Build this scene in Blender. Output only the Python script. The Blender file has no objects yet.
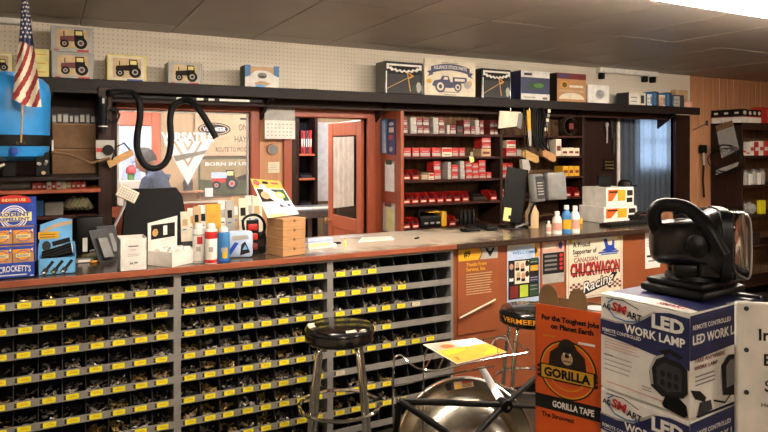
import bpy, bmesh, math, random
from mathutils import Vector, Matrix
random.seed(7)
SC = bpy.context.scene
COL = SC.collection
# ------------------------------------------------------------------ camera
TH = math.radians(27.9); CT, ST = math.cos(TH), math.sin(TH)
F, HY, EYE = 640.0, 150.0, 1.705
cam = bpy.data.cameras.new('camera'); camo = bpy.data.objects.new('camera', cam); COL.objects.link(camo)
cam.sensor_width = 36; cam.lens = 36 * F / 768; cam.shift_y = -(216 - HY) / 768; cam.clip_start = .05
camo.location = (0, 0, EYE); camo.rotation_euler = (math.pi / 2, 0, -TH)
SC.camera = camo
# ------------------------------------------------------------------ world, exposure
w = bpy.data.worlds.new('world'); SC.world = w; w.use_nodes = True
w.node_tree.nodes['Background'].inputs[0].default_value = (.55, .62, .75, 1)
w.node_tree.nodes['Background'].inputs[1].default_value = .6
SC.view_settings.view_transform = 'Standard'; SC.view_settings.look = 'None'
SC.view_settings.gamma = 1; SC.view_settings.use_curve_mapping = False
SC.view_settings.exposure = 0.0
TUBE, OFFICE = 108.0, 118.0          # lamp strengths (used by the lamps' own builders)

# ------------------------------------------------------------------ pixel helpers (768x432 photograph)
def tx(x): return math.tan(TH + math.atan((x - 384) / F))
def X(x, Y): return Y * tx(x)
def Z(x, y, Y): return EYE + (HY - y) * Y * (CT + tx(x) * ST) / F
def at(x, y, Y): return Vector((X(x, Y), Y, Z(x, y, Y)))
def onz(x, y, z):
    d = (EYE - z) * F / (y - HY); l = (x - 384) / F * d
    return Vector((l * CT + d * ST, d * CT - l * ST, z))

# ------------------------------------------------------------------ materials
def lin(h):
    h = h.lstrip('#'); c = [int(h[i:i + 2], 16) / 255 for i in (0, 2, 4)]
    return [(v / 12.92 if v <= .04045 else ((v + .055) / 1.055) ** 2.4) for v in c] + [1]
MATS = {}
def M(name, hexc, rough=.6, metal=0.0, var=.10, scale=14, bump=0.0, kind=None, hex2=None, coat=0, spec=None):
    m = bpy.data.materials.new(name); m.use_nodes = True; MATS[name] = m
    nt = m.node_tree; N, L = nt.nodes, nt.links; b = N['Principled BSDF']
    b.inputs['Roughness'].default_value = rough; b.inputs['Metallic'].default_value = metal
    if coat: b.inputs['Coat Weight'].default_value = coat; b.inputs['Coat Roughness'].default_value = .08
    if spec is not None: b.inputs['Specular IOR Level'].default_value = spec
    tc = N.new('ShaderNodeTexCoord')
    c = lin(hexc); c2 = lin(hex2) if hex2 else [v * (1 - var * 2) for v in c[:3]] + [1]
    mp = N.new('ShaderNodeMapping'); L.new(tc.outputs['Object'], mp.inputs[0])
    if kind == 'woodz': mp.inputs['Scale'].default_value = (9, 9, .9)
    elif kind == 'woodx': mp.inputs['Scale'].default_value = (.9, 9, 9)
    elif kind == 'brush': mp.inputs['Scale'].default_value = (1, 1, 30)
    no = N.new('ShaderNodeTexNoise'); no.inputs['Scale'].default_value = scale; no.inputs['Detail'].default_value = 4
    L.new(mp.outputs[0], no.inputs['Vector'])
    rp = N.new('ShaderNodeValToRGB'); rp.color_ramp.elements[0].position = .35; rp.color_ramp.elements[1].position = .65
    rp.color_ramp.elements[0].color = c2; rp.color_ramp.elements[1].color = c
    L.new(no.outputs[0], rp.inputs[0]); out = rp.outputs[0]
    if kind == 'peg':
        sp = N.new('ShaderNodeSeparateXYZ'); L.new(tc.outputs['Object'], sp.inputs[0])
        cb = N.new('ShaderNodeCombineXYZ'); L.new(sp.outputs[0], cb.inputs[0]); L.new(sp.outputs[2], cb.inputs[1])
        mu = N.new('ShaderNodeVectorMath'); mu.operation = 'SCALE'; mu.inputs['Scale'].default_value = 1 / .0318; L.new(cb.outputs[0], mu.inputs[0])
        fr = N.new('ShaderNodeVectorMath'); fr.operation = 'FRACTION'; L.new(mu.outputs[0], fr.inputs[0])
        di = N.new('ShaderNodeVectorMath'); di.operation = 'DISTANCE'; di.inputs[1].default_value = (.5, .5, 0); L.new(fr.outputs[0], di.inputs[0])
        lt = N.new('ShaderNodeMath'); lt.operation = 'LESS_THAN'; lt.inputs[1].default_value = .13; L.new(di.outputs['Value'], lt.inputs[0])
        mx = N.new('ShaderNodeMix'); mx.data_type = 'RGBA'; L.new(lt.outputs[0], mx.inputs[0]); L.new(out, mx.inputs[6]); mx.inputs[7].default_value = lin('a09380'); out = mx.outputs[2]
    L.new(out, b.inputs['Base Color'])
    if bump:
        bp = N.new('ShaderNodeBump'); bp.inputs['Strength'].default_value = bump; bp.inputs['Distance'].default_value = .01
        L.new(no.outputs[0], bp.inputs['Height']); L.new(bp.outputs[0], b.inputs['Normal'])
    return m
def MG(name, hexc, rough=.03, alpha=.12):           # clear glass or plastic: mostly transparent with a glossy skin
    m = bpy.data.materials.new(name); m.use_nodes = True; MATS[name] = m
    nt = m.node_tree; N, L = nt.nodes, nt.links; N.remove(N['Principled BSDF'])
    t = N.new('ShaderNodeBsdfTransparent'); t.inputs[0].default_value = (.97, .97, .97, 1)
    g = N.new('ShaderNodeBsdfPrincipled'); g.inputs['Base Color'].default_value = lin(hexc); g.inputs['Roughness'].default_value = rough
    x = N.new('ShaderNodeMixShader'); x.inputs[0].default_value = alpha
    L.new(t.outputs[0], x.inputs[1]); L.new(g.outputs[0], x.inputs[2]); L.new(x.outputs[0], N['Material Output'].inputs[0]); return m
def ME(name, hexc, s):
    m = M(name, hexc, .4); b = m.node_tree.nodes['Principled BSDF']
    b.inputs['Emission Color'].default_value = lin(hexc); b.inputs['Emission Strength'].default_value = s; return m
for a in [
 ('white', 'e6e2da'), ('paper', 'efece4'), ('cream', 'e3d8c0'), ('black', '0c0c0c', .5), ('ink', '1c1a1a', .7), ('blackgloss', '080809', .22, 0, .1, 14, 0, None, None, .6),
 ('blackplastic', '0e0e0f', .4), ('rubber', '0b0b0b', .6, 0, .1, 14, 0, None, None, 0, .2), ('darkgrey', '38383a', .5), ('midgrey', '6f6e6c', .5), ('lightgrey', 'a9a69f', .5),
 ('red', 'b8231f', .42), ('redbright', 'b52624', .45), ('redbin', '8f1311', .3, 0, .1), ('maroon', '6e1f1c', .5), ('orange', 'd95a14', .5), ('amber', 'e79a26', .5),
 ('yellow', 'f0e31c', .5, 0, .03), ('paleyellow', 'e9dd8c', .6), ('gold', 'd7a21c', .5), ('blue', '2f8fd8', .35), ('skyblue', '66aade', .5), ('navy', '1d2350', .45),
 ('royal', '1c3fa0', .45), ('steelblue', '2a6ea6', .45), ('paleblue', 'b9cbe6', .5), ('green', '4d7a35', .6), ('lime', 'b4c83c', .6), ('darkgreen', '22402a', .6), ('tan', 'bfa078', .7),
 ('pink', 'd9a08e', .6), ('purple', '3a3570', .5), ('skin', 'c98f74', .55), ('hair', '3d3730', .8, 0, .25, 60), ('denim', '33455e', .85, 0, .2, 40, .2), ('trouser', '2b2c30', .85),
 ('cardboard', 'b5875a', .8, 0, .06, 30), ('brownboard', '6e5236', .85, 0, .12, 24), ('sand', 'cdb286', .6), ('kraftin', '8c6f4c', .85),
 ('pegboard', 'dcd2c0', .7, 0, .03, 5, 0, 'peg'), ('ceilpanel', 'a1978b', .45, 0, .08, 1.6), ('ceilgap', 'c4b8a6', .8),
 ('rustwood', '96482a', .42, 0, .10, 3, 0, 'woodz'), ('rusttrim', '9c4a30', .4, 0, .08, 3, 0, 'woodz'), ('doorred', 'b8603f', .4, 0, .06, 3, 0, 'woodz'),
 ('oak', 'c08a62', .5, 0, .10, 3, 0, 'woodz'), ('panelwood', 'c28a62', .5, 0, .12, 3, 0, 'woodz'), ('darkwood', '33201a', .5, 0, .15, 3, 0, 'woodx'), ('shelfwood', '3a1f19', .5, 0, .15, 3, 0, 'woodx'),
 ('darkpanel', '2a1812', .5, 0, .15, 3, 0, 'woodz'), ('backboard', '6b5038', .7, 0, .2, 4, 0, 'woodz'), ('shelfblack', '1f1714', .5, 0, .15, 5),
 ('worktop', '5b4c3e', .2, 0, .28, 60), ('edgerust', '8f4d34', .4, 0, .1, 8), ('edgedark', '3b2c24', .4, 0, .2, 40), ('counterpanel', '8a4a2a', .45, 0, .07, 4),
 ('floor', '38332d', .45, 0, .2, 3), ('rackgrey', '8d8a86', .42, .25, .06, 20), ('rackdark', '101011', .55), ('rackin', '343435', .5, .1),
 ('chrome', 'd8d6d2', .12, 1, .02), ('steel', 'b9b3a6', .24, 1, .05, 3, 0, 'brush'), ('zinc', 'bab3a5', .3, .5, .2, 50), ('brass', 'ab9058', .3, .5, .2, 50), ('ironbolt', '3c3936', .45, .5, .2, 50),
 ('officewall', 'b3966e', .7, 0, .06, 4, 0, 'woodz'), ('officewhite', 'd8d2c6', .8), ('curtain', '66717e', .85, 0, .15, 20), ('photogreen', '454f28', .5, 0, .3, 9), ('photosky', '98845a', .5, 0, .15, 6),
 ('flyerorange', 'e6a83c', .35), ('khaki', '8f8a6a', .7), ('gorilla', '2c211a', .7), ('tape', '35302c', .5), ('silver', 'c9c9cc', .3, .5), ('wood', 'c79a5c', .6, 0, .15, 8, 0, 'woodx'),
 ]: M(*a)
for n_ in ('black', 'ink', 'blackplastic', 'darkgrey', 'darkpanel', 'shelfblack', 'shelfwood', 'darkwood', 'rackdark', 'rackin', 'gorilla', 'backboard', 'edgedark'): MATS[n_].node_tree.nodes['Principled BSDF'].inputs['Specular IOR Level'].default_value = .18
M('gbox', 'd4571a', .4, 0, .04, 10)
M('decalwhite', 'f4f2ee', .5); MG('glass', 'ffffff', .02, .06)
def MF(name, tint, rough=.06):                       # thin clear plastic: see-through with a Fresnel sheen
    m = bpy.data.materials.new(name); m.use_nodes = True; MATS[name] = m; nt = m.node_tree; N, L = nt.nodes, nt.links; N.remove(N['Principled BSDF'])
    t = N.new('ShaderNodeBsdfTransparent'); t.inputs[0].default_value = tint; g = N.new('ShaderNodeBsdfGlossy'); g.inputs['Roughness'].default_value = rough
    f = N.new('ShaderNodeFresnel'); f.inputs[0].default_value = 1.4; x = N.new('ShaderNodeMixShader'); L.new(f.outputs[0], x.inputs[0]); L.new(t.outputs[0], x.inputs[1]); L.new(g.outputs[0], x.inputs[2]); L.new(x.outputs[0], N['Material Output'].inputs[0])
MF('clear', (.86, .85, .84, 1)); MG('bag', 'd8d6d0', .2, .28)
ME('tubeglow', 'fff0de', TUBE); ME('officeglow', 'f3f4ff', OFFICE); ME('skyglow', 'cfdbea', 4.0)

# ------------------------------------------------------------------ mesh builder
class MB:
    def __init__(s): s.v = []; s.f = []; s.m = []; s.mats = []
    def mi(s, m):
        if m not in s.mats: s.mats.append(m)
        return s.mats.index(m)
    def add(s, vs, fs, m):
        o = len(s.v); s.v += [tuple(p) for p in vs]; k = s.mi(m)
        for f in fs: s.f.append(tuple(i + o for i in f)); s.m.append(k)
        return s
    def hexa(s, p, m): return s.add(p, [(3, 2, 1, 0), (4, 5, 6, 7), (0, 1, 5, 4), (1, 2, 6, 5), (2, 3, 7, 6), (3, 0, 4, 7)], m)
    def box(s, x0, y0, z0, x1, y1, z1, m):
        return s.hexa([(x0, y0, z0), (x1, y0, z0), (x1, y1, z0), (x0, y1, z0), (x0, y0, z1), (x1, y0, z1), (x1, y1, z1), (x0, y1, z1)], m)
    def bev(s, x0, y0, z0, x1, y1, z1, m, r=.01, seg=2, mtx=None):
        bm = bmesh.new(); bmesh.ops.create_cube(bm, size=1)
        for v in bm.verts: v.co = Vector(((v.co.x + .5) * (x1 - x0) + x0, (v.co.y + .5) * (y1 - y0) + y0, (v.co.z + .5) * (z1 - z0) + z0))
        bmesh.ops.bevel(bm, geom=bm.edges[:], offset=r, segments=seg, affect='EDGES', profile=.5)
        bm.verts.index_update(); vs = [(mtx @ v.co if mtx else v.co.copy()) for v in bm.verts]; fs = [[v.index for v in f.verts] for f in bm.faces]; bm.free()
        return s.add(vs, fs, m)
    def poly(s, pts, m): return s.add(pts, [tuple(range(len(pts)))], m)
    def prism(s, pts, vec, m):                       # polygon swept along vec
        n = len(pts); vec = Vector(vec); a = [Vector(p) for p in pts]
        return s.add(a + [p + vec for p in a], [tuple(range(n - 1, -1, -1)), tuple(range(n, 2 * n))] + [(i, (i + 1) % n, n + (i + 1) % n, n + i) for i in range(n)], m)
    def tube(s, pts, r, m, n=8, closed=False, cap=True, flat=1.0):
        P = [Vector(p) for p in pts]; k = len(P); R = r if isinstance(r, (list, tuple)) else [r] * k; vs = []; up = None
        for i in range(k):
            if closed: t = P[(i + 1) % k] - P[i - 1]
            else: t = P[min(i + 1, k - 1)] - P[max(i - 1, 0)]
            t.normalize()
            if up is None: up = t.orthogonal().normalized()
            else:
                up = up - t * up.dot(t); up = up.normalized() if up.length > 1e-6 else t.orthogonal().normalized()
            b = t.cross(up)
            for j in range(n):
                a = 2 * math.pi * j / n; vs.append(P[i] + (up * math.cos(a) + b * math.sin(a) * flat) * R[i])
        fs = []
        for i in range(k if closed else k - 1):
            for j in range(n):
                q = (i + 1) % k; fs.append((i * n + j, i * n + (j + 1) % n, q * n + (j + 1) % n, q * n + j))
        if cap and not closed: fs += [tuple(range(n - 1, -1, -1)), tuple((k - 1) * n + j for j in range(n))]
        return s.add(vs, fs, m)
    def lathe(s, prof, m, n=24, mtx=None, c=(0, 0, 0)):
        vs = []; k = len(prof); c = Vector(c)
        for r, z in prof:
            for j in range(n):
                a = 2 * math.pi * j / n; p = Vector((r * math.cos(a), r * math.sin(a), z)); vs.append((mtx @ p if mtx else p) + c)
        fs = [(i * n + j, i * n + (j + 1) % n, (i + 1) * n + (j + 1) % n, (i + 1) * n + j) for i in range(k - 1) for j in range(n)]
        fs += [tuple(range(n - 1, -1, -1)), tuple((k - 1) * n + j for j in range(n))]
        return s.add(vs, fs, m)
    def build(s, name, parent=None, smooth=False, loc=None):
        me = bpy.data.meshes.new(name); me.from_pydata(s.v, [], s.f); me.validate()
        for m in s.mats: me.materials.append(MATS[m])
        if len(s.m) == len(me.polygons): me.polygons.foreach_set('material_index', s.m)
        if smooth:
            me.polygons.foreach_set('use_smooth', [True] * len(me.polygons))
            try: me.set_sharp_from_angle(angle=math.radians(42))
            except Exception: pass
        me.update(); o = bpy.data.objects.new(name, me); COL.objects.link(o)
        if parent: o.parent = parent
        if loc is not None: o.location = loc
        return o
    def __setattr__(s, k, v): object.__setattr__(s, k, v)
def tag(o, label, cat, group=None, kind=None):
    if label: o['label'] = label
    if cat: o['category'] = cat
    if group: o['group'] = group
    if kind: o['kind'] = kind
    return o
def thing(name, label, cat, loc=(0, 0, 0), rz=0, group=None):
    o = bpy.data.objects.new(name, None); COL.objects.link(o); o.location = loc; o.rotation_euler = (0, 0, rz); o.empty_display_size = .05
    return tag(o, label, cat, group)
def struct(name, mb, parent=None, smooth=False):
    o = mb.build(name, parent, smooth)
    if not parent: o['kind'] = 'structure'
    return o
def dup(root, loc, rz=None, label=None, group=None):
    r = root.copy(); COL.objects.link(r); r.location = loc
    if rz is not None: r.rotation_euler = (0, 0, rz)
    if label: r['label'] = label
    if group: r['group'] = group
    for ch in root.children:
        c = ch.copy(); COL.objects.link(c); c.parent = r
        for g in ch.children:
            d = g.copy(); COL.objects.link(d); d.parent = c
    return r
def share(o, parent, loc):                            # a copy of a part sharing mesh data
    c = o.copy(); COL.objects.link(c); c.parent = parent; c.location = loc; return c
# ------------------------------------------------------------------ flat print on a face
TXT = {}
def textmesh(s, bold):
    k = (s, bold)
    if k not in TXT:
        cu = bpy.data.curves.new('t', 'FONT'); cu.body = s; cu.size = 1; cu.offset = bold; cu.resolution_u = 2; cu.fill_mode = 'FRONT'
        o = bpy.data.objects.new('t', cu); me = bpy.data.meshes.new_from_object(o)
        vs = [(v.co.x, v.co.y) for v in me.vertices]; fs = [tuple(p.vertices) for p in me.polygons]
        bpy.data.objects.remove(o); bpy.data.curves.remove(cu); bpy.data.meshes.remove(me); TXT[k] = (vs, fs)
    return TXT[k]
class Print(MB):
    """flat artwork laid on a face: o corner, u right, v up (unit vectors), metres"""
    def __init__(s, o, u, v, w=1, h=1):
        super().__init__(); s.o = Vector(o); s.u = Vector(u).normalized(); s.vv = Vector(v).normalized(); s.n = s.u.cross(s.vv); s.w = w; s.h = h
    def p(s, x, y, k): return s.o + s.u * (x * s.w) + s.vv * (y * s.h) + s.n * (.0006 + .0005 * k)
    def pol(s, pts, m, k=0): return s.poly([s.p(x, y, k) for x, y in pts], m)
    def rect(s, x0, y0, x1, y1, m, k=0): return s.pol([(x0, y0), (x1, y0), (x1, y1), (x0, y1)], m, k)
    def ell(s, cx, cy, rx, ry, m, k=0, n=20, a0=0, a1=2 * math.pi):
        full = abs(a1 - a0 - 2 * math.pi) < 1e-6
        return s.pol([(cx + rx * math.cos(a0 + (a1 - a0) * i / (n if full else n - 1)), cy + ry * math.sin(a0 + (a1 - a0) * i / (n if full else n - 1))) for i in range(n)], m, k)
    def line(s, pts, wd, m, k=0):                     # wd in metres
        for (x0, y0), (x1, y1) in zip(pts, pts[1:]):
            a = Vector((x0 * s.w, y0 * s.h)); b = Vector((x1 * s.w, y1 * s.h)); d = (b - a)
            if d.length < 1e-9: continue
            d.normalize(); q = Vector((-d.y, d.x)) * wd / 2; a2, b2 = a - d * wd * .3, b + d * wd * .3
            s.poly([s.o + s.u * t.x + s.vv * t.y + s.n * (.0006 + .0005 * k) for t in (a2 - q, b2 - q, b2 + q, a2 + q)], m)
        return s
    def text(s, t, x, y, h, m, k=1, width=None, al='c', bold=.02, slant=0, arc=0, rot=0):
        vs, fs = textmesh(t, bold)
        if not vs: return s
        x0 = min(a for a, b in vs); x1 = max(a for a, b in vs); sy = h / .72; hm = h * s.h
        sc = hm / .72; sx = sc if width is None else width * s.w / (x1 - x0); tw = (x1 - x0) * sx
        off = {'l': 0, 'c': -tw / 2, 'r': -tw}[al]; P = []
        for a, b in vs:
            px = (a - x0) * sx + off + slant * b * sc; py = b * sc
            if arc: py -= arc * (px / (tw / 2)) ** 2
            px, py = px * math.cos(rot) - py * math.sin(rot), px * math.sin(rot) + py * math.cos(rot)
            P.append(s.o + s.u * (x * s.w + px) + s.vv * (y * s.h + py) + s.n * (.0006 + .0005 * k))
        return s.add(P, fs, m)
    def lines(s, x0, x1, ys, m, th, k=1, jit=.15):      # small unreadable copy, as rules of print
        for y in ys: s.rect(x0, y, x1 - random.random() * jit * (x1 - x0), y + th, m, k)
        return s
def tractor(p, cx, cy, sz, col='maroon', k=1):          # side view of a tractor print, facing left
    q = lambda x, y: (cx + x * sz, cy + y * sz * p.w / p.h)
    p.pol([q(-.5, .0), q(-.48, .2), q(.1, .26), q(.12, .0)], col, k)
    p.pol([q(.05, .0), q(.05, .5), q(.38, .5), q(.46, .0)], 'ink', k)
    p.rect(*q(.1, .28), *q(.36, .45), 'paleyellow', k + 1)
    for (x, y, r) in ((.3, -.05, .25), (-.32, -.1, .17)):
        p.ell(*q(x, y), r * sz, r * sz * p.w / p.h, 'ink', k + 1); p.ell(*q(x, y), r * .5 * sz, r * .5 * sz * p.w / p.h, 'lightgrey', k + 2); p.ell(*q(x, y), r * .3 * sz, r * .3 * sz * p.w / p.h, col, k + 3)
    p.rect(*q(-.36, .22), *q(-.32, .42), 'ink', k)
    return p
def carton(name, label, cat, x0, x1, y0, y1, z0, z1, body, art=None, rz=0, group=None, sideart=None):
    """closed printed box; front faces -Y. art(print) draws on the front in 0..1 units"""
    W, D, H = x1 - x0, y1 - y0, z1 - z0
    t = thing(name, label, cat, ((x0 + x1) / 2, (y0 + y1) / 2, z0), rz, group)
    MB().bev(-W / 2, -D / 2, 0, W / 2, D / 2, H, body, min(.004, W * .04), 1).build('carton_body', t)
    if art:
        p = Print((-W / 2, -D / 2, 0), (1, 0, 0), (0, 0, 1), W, H); art(p); p.build('front_print', t)
    if sideart:
        p = Print((-W / 2, D / 2, 0), (0, -1, 0), (0, 0, 1), D, H); sideart(p); p.build('side_print', t)
    return t
# ================================================================== SETTING
YW, ZC, YR, ZT = 4.95, 2.575, 3.43, 1.10            # back wall, ceiling, rack face, worktop
XL, XR, YF = -2.2, 9.0, -2.6
def slab(x0, y0, z0, x1, y1, z1, m): return MB().box(x0, y0, z0, x1, y1, z1, m)
struct('floor', slab(XL, YF, -.1, XR, 7.4, 0, 'floor'))
ce = struct('ceiling', slab(XL, YF, ZC + .012, XR, 7.4, ZC + .1, 'ceilgap'))
pn = None
xs = .82 - .61 * 5
for i in range(18):
    for j in range(6):
        x0 = xs + i * .61; y0 = YW - 1.49 + .0 - 1.22 * 4 + j * 1.22
        if j == 5: y0 = YW - 1.49 + 1.22
        wy = 1.22 if j < 5 else .27
        if x0 < XL or x0 + .61 > XR + .3 or y0 < YF - .01 - 1.3: continue
        key = 'a' if j < 5 else 'b'
        if pn is None: pn = {}
        if key not in pn:
            pn[key] = MB().bev(.003, .003, 0, .607, wy - .003, .014, 'ceilpanel', .003, 1).build('ceiling_panel', ce, loc=(x0, y0, ZC))
        else: share(pn[key], ce, (x0, y0, ZC + random.uniform(-.001, .0015)))
struct('wall_left', slab(XL - .1, YF, 0, XL, YW + .1, 2.7, 'pegboard'))
struct('wall_right', slab(XR, YF, 0, XR + .1, YW + .1, 2.7, 'panelwood'))
struct('wall_front', slab(XL, YF - .1, 0, XR, YF, 2.7, 'tan'))
# back wall: pegboard band above the shelf, wood below with openings
WX0, WX1, WZ0, WZ1 = X(115, YW), X(250, YW), 1.30, 2.0
DX0, DX1, DZ = X(291, YW), 2.45, 1.975
BX0, BX1, BZ0, BZ1 = X(619, YW), X(673, YW), 1.0, 2.075
PX = X(690, YW)
b = MB()
b.box(XL, YW, 2.11, PX, YW + .1, 2.62, 'pegboard')
struct('wall_back', b)
# joints between the pegboard sheets
b = MB()
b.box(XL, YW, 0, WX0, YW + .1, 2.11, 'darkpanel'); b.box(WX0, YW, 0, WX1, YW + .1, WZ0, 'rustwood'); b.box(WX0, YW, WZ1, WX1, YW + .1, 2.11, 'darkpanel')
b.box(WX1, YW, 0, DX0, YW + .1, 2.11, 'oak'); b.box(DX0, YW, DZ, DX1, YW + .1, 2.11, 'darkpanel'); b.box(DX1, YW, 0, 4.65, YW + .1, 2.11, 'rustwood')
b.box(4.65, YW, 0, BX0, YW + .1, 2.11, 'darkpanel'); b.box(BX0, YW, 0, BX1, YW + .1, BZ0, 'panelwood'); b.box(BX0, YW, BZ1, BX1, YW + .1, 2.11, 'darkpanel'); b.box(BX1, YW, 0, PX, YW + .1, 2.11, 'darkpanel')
struct('wall_back_wood', b)
# grooved wood panelling right of the pegboard: each board its own piece
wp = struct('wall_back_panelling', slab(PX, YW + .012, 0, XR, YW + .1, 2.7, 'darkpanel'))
pl = None; x = PX
for i, wd in enumerate([.14, .10, .18, .12, .16, .11, .17, .13, .15, .10, .18, .14, .16, .12, .17, .13]):
    if x + wd > XR: break
    MB().bev(.002, 0, 0, wd - .002, .016, ZC, 'panelwood', .003, 1).build('plank', wp, loc=(x, YW, 0)); x += wd
# window into the office
t = MB(); fw = .05
wn = struct('window_1', MB().box(WX0 - .02, YW - .015, WZ0 - .075, WX1 + .07, YW + .12, WZ0, 'rusttrim'))
MB().bev(WX1, YW - .02, WZ0, WX1 + .075, YW + .11, 2.09, 'rusttrim', .006, 1).build('window_jamb', wn)
MB().bev(WX0 - .03, YW - .02, WZ0, WX0 + .012, YW + .11, 2.09, 'darkpanel', .006, 1).build('window_jamb', wn)
MB().bev(WX0, YW - .02, WZ1, WX1, YW + .11, 2.09, 'rusttrim', .006, 1).build('window_head', wn)
f = MB(); f.box(WX0, YW + .03, WZ0, WX1, YW + .05, WZ0 + .012, 'white'); f.box(WX0, YW + .03, WZ1 - .016, WX1, YW + .05, WZ1, 'white'); f.box(WX1 - .012, YW + .03, WZ0, WX1, YW + .05, WZ1, 'white'); f.box(WX0 + .012, YW + .03, WZ0, WX0 + .03, YW + .05, WZ1, 'white')
f.build('glazing_bead', wn)
MB().box(WX0 + .01, YW + .036, WZ0, WX1, YW + .042, WZ1, 'glass').build('pane', wn)
# door opening and door standing open into the office
d1 = struct('trim_1', MB().bev(DX0 - .07, YW - .025, 0, DX0, YW + .12, 2.06, 'rusttrim', .006, 1))
struct('trim_2', MB().bev(DX1, YW - .025, 0, DX1 + .075, YW + .12, 2.06, 'rusttrim', .006, 1))
struct('trim_3', MB().bev(DX0, YW - .025, DZ, DX1, YW + .12, 2.06, 'rusttrim', .006, 1))
DW = .745; dz = DZ - .02
dr = thing('door_1', None, None, (DX1 - .004, YW + .05, .01), 0); dr['kind'] = 'structure'
def dpart(nm, y0, y1, z0, z1, m, th=.02, bevr=.006): return MB().bev(-th, y0, z0, th, y1, z1, m, bevr, 1).build(nm, dr)
dpart('stile', 0, .11, 0, dz, 'doorred'); dpart('stile', DW - .11, DW, 0, dz, 'doorred')
dpart('rail', .11, DW - .11, dz - .13, dz, 'doorred'); dpart('rail', .11, DW - .11, .96, 1.08, 'doorred'); dpart('rail', .11, DW - .11, 0, .2, 'doorred'); dpart('rail', .11, DW - .11, .56, .66, 'doorred')
dpart('panel', .11, DW - .11, .66, .96, 'doorred', .009, .003); dpart('panel', .11, DW - .11, .2, .56, 'doorred', .009, .003)
dpart('pane', .11, DW - .11, 1.08, dz - .13, 'clear', .003, .0005)
cu = MB()
for k in range(24):
    y0 = .13 + k * .0195; y1 = y0 + .0195; a0 = -.012 + .006 * math.sin(k * 1.1); a1 = -.012 + .006 * math.sin((k + 1) * 1.1); zt = dz - .14; zb = 1.2 - .06 * (k / 24)
    cu.add([(a0 - .02, y0, zb), (a1 - .02, y1, zb), (a1 - .02, y1, zt), (a0 - .02, y0, zt)], [(0, 1, 2, 3)], 'cream')
cu.build('door_curtain', dr, True)
kn = MB().tube([(-.02, DW - .06, 1.02), (-.05, DW - .06, 1.02)], .012, 'brass', 10); kn.lathe([(.012, 0), (.027, .008), (.03, .02), (.02, .034), (.002, .038)], 'brass', 14, Matrix.Rotation(-math.pi / 2, 4, 'Y'), (-.045, DW - .06, 1.02)); kn.build('door_knob', dr, True)
# office shell
OY = 7.2
struct('office_floor', slab(-1.2, YW + .1, 0, 3.6, OY, .15, 'oak'))
struct('wall_office_back', slab(-1.2, OY, 0, 3.6, OY + .1, 2.6, 'officewall'))
struct('wall_office_left', slab(-1.3, YW + .1, 0, -1.2, OY + .1, 2.6, 'officewall'))
struct('wall_office_right', slab(3.6, YW + .1, 0, 3.7, OY + .1, 2.6, 'officewhite'))
struct('office_ceiling', slab(-1.2, YW + .1, 2.5, 3.6, OY, 2.57, 'officewhite'))
# office back door with glass (rust trim)
ox0, ox1 = X(112, OY), X(151, OY)
d2 = struct('door_2', MB().box(ox0, OY - .03, .15, ox1, OY - .005, 2.02, 'paper'))
for (q0, q1) in ((ox0 - .09, ox0), (ox1, ox1 + .09)): MB().bev(q0, OY - .05, .15, q1, OY - .003, 2.12, 'doorred', .006, 1).build('door_casing', d2)
MB().bev(ox0, OY - .05, 1.96, ox1, OY - .003, 2.12, 'doorred', .006, 1).build('door_casing', d2)
MB().bev(ox0 + .1, OY - .045, 1.1, ox1 - .1, OY - .03, 1.9, 'paleblue', .004, 1).build('pane', d2)
# blue-curtained window
bq = BX0 + (BX1 - BX0) * .40
w2 = struct('window_2', MB().box(bq, YW + .085, 1.50, BX1 - .02, YW + .095, BZ1 - .03, 'skyglow'))
MB().box(BX0, YW + .084, BZ0, bq, YW + .099, BZ1, 'darkpanel').build('side_panel', w2); MB().box(bq, YW + .084, BZ0, BX1, YW + .099, 1.50, 'darkpanel').build('apron_panel', w2)
MB().bev(BX0 - .035, YW - .02, BZ0 - .04, BX0, YW + .06, BZ1 + .02, 'white', .004, 1).build('window_casing', w2)
MB().bev(BX1, YW - .03, .9, BX1 + .05, YW + .05, 2.09, 'darkpanel', .004, 1).build('window_casing', w2)
MB().box(bq, YW + .07, 1.80, BX1, YW + .084, 1.825, 'white').build('meeting_rail', w2)
for q in (.40, .66): MB().box(BX0 + (BX1 - BX0) * q, YW + .072, 1.50, BX0 + (BX1 - BX0) * q + .022, YW + .084, BZ1, 'white').build('glazing_bar', w2)
def curtain(x0, x1, y, z0, z1, amp, per, m):
    c = MB(); n = int((x1 - x0) / .008); pr = []
    for i in range(n + 1):
        u = x0 + (x1 - x0) * i / n; pr.append((u, y + amp * math.sin(u / per * 6.283) + amp * .5 * math.sin(u / per * 2.4 + 1)))
    for (a, b2), (a2, b3) in zip(pr, pr[1:]): c.add([(a, b2, z0), (a2, b3, z0), (a2, b3, z1), (a, b2, z1)], [(0, 1, 2, 3)], m)
    return c
mc = MATS['curtain']; nt = mc.node_tree; tr = nt.nodes.new('ShaderNodeBsdfTranslucent'); tr.inputs[0].default_value = lin('9fb0c2')
mx = nt.nodes.new('ShaderNodeMixShader'); mx.inputs[0].default_value = .55; nt.links.new(nt.nodes['Principled BSDF'].outputs[0], mx.inputs[1]); nt.links.new(tr.outputs[0], mx.inputs[2]); nt.links.new(mx.outputs[0], nt.nodes['Material Output'].inputs[0])
tag(curtain(BX0 + .005, BX1 - .01, YW + .03, BZ0 + .02, BZ1 - .01, .010, .085, 'curtain').build('window_curtain', None, True), 'blue fabric curtain drawn across the daylit window', 'curtain')
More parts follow.
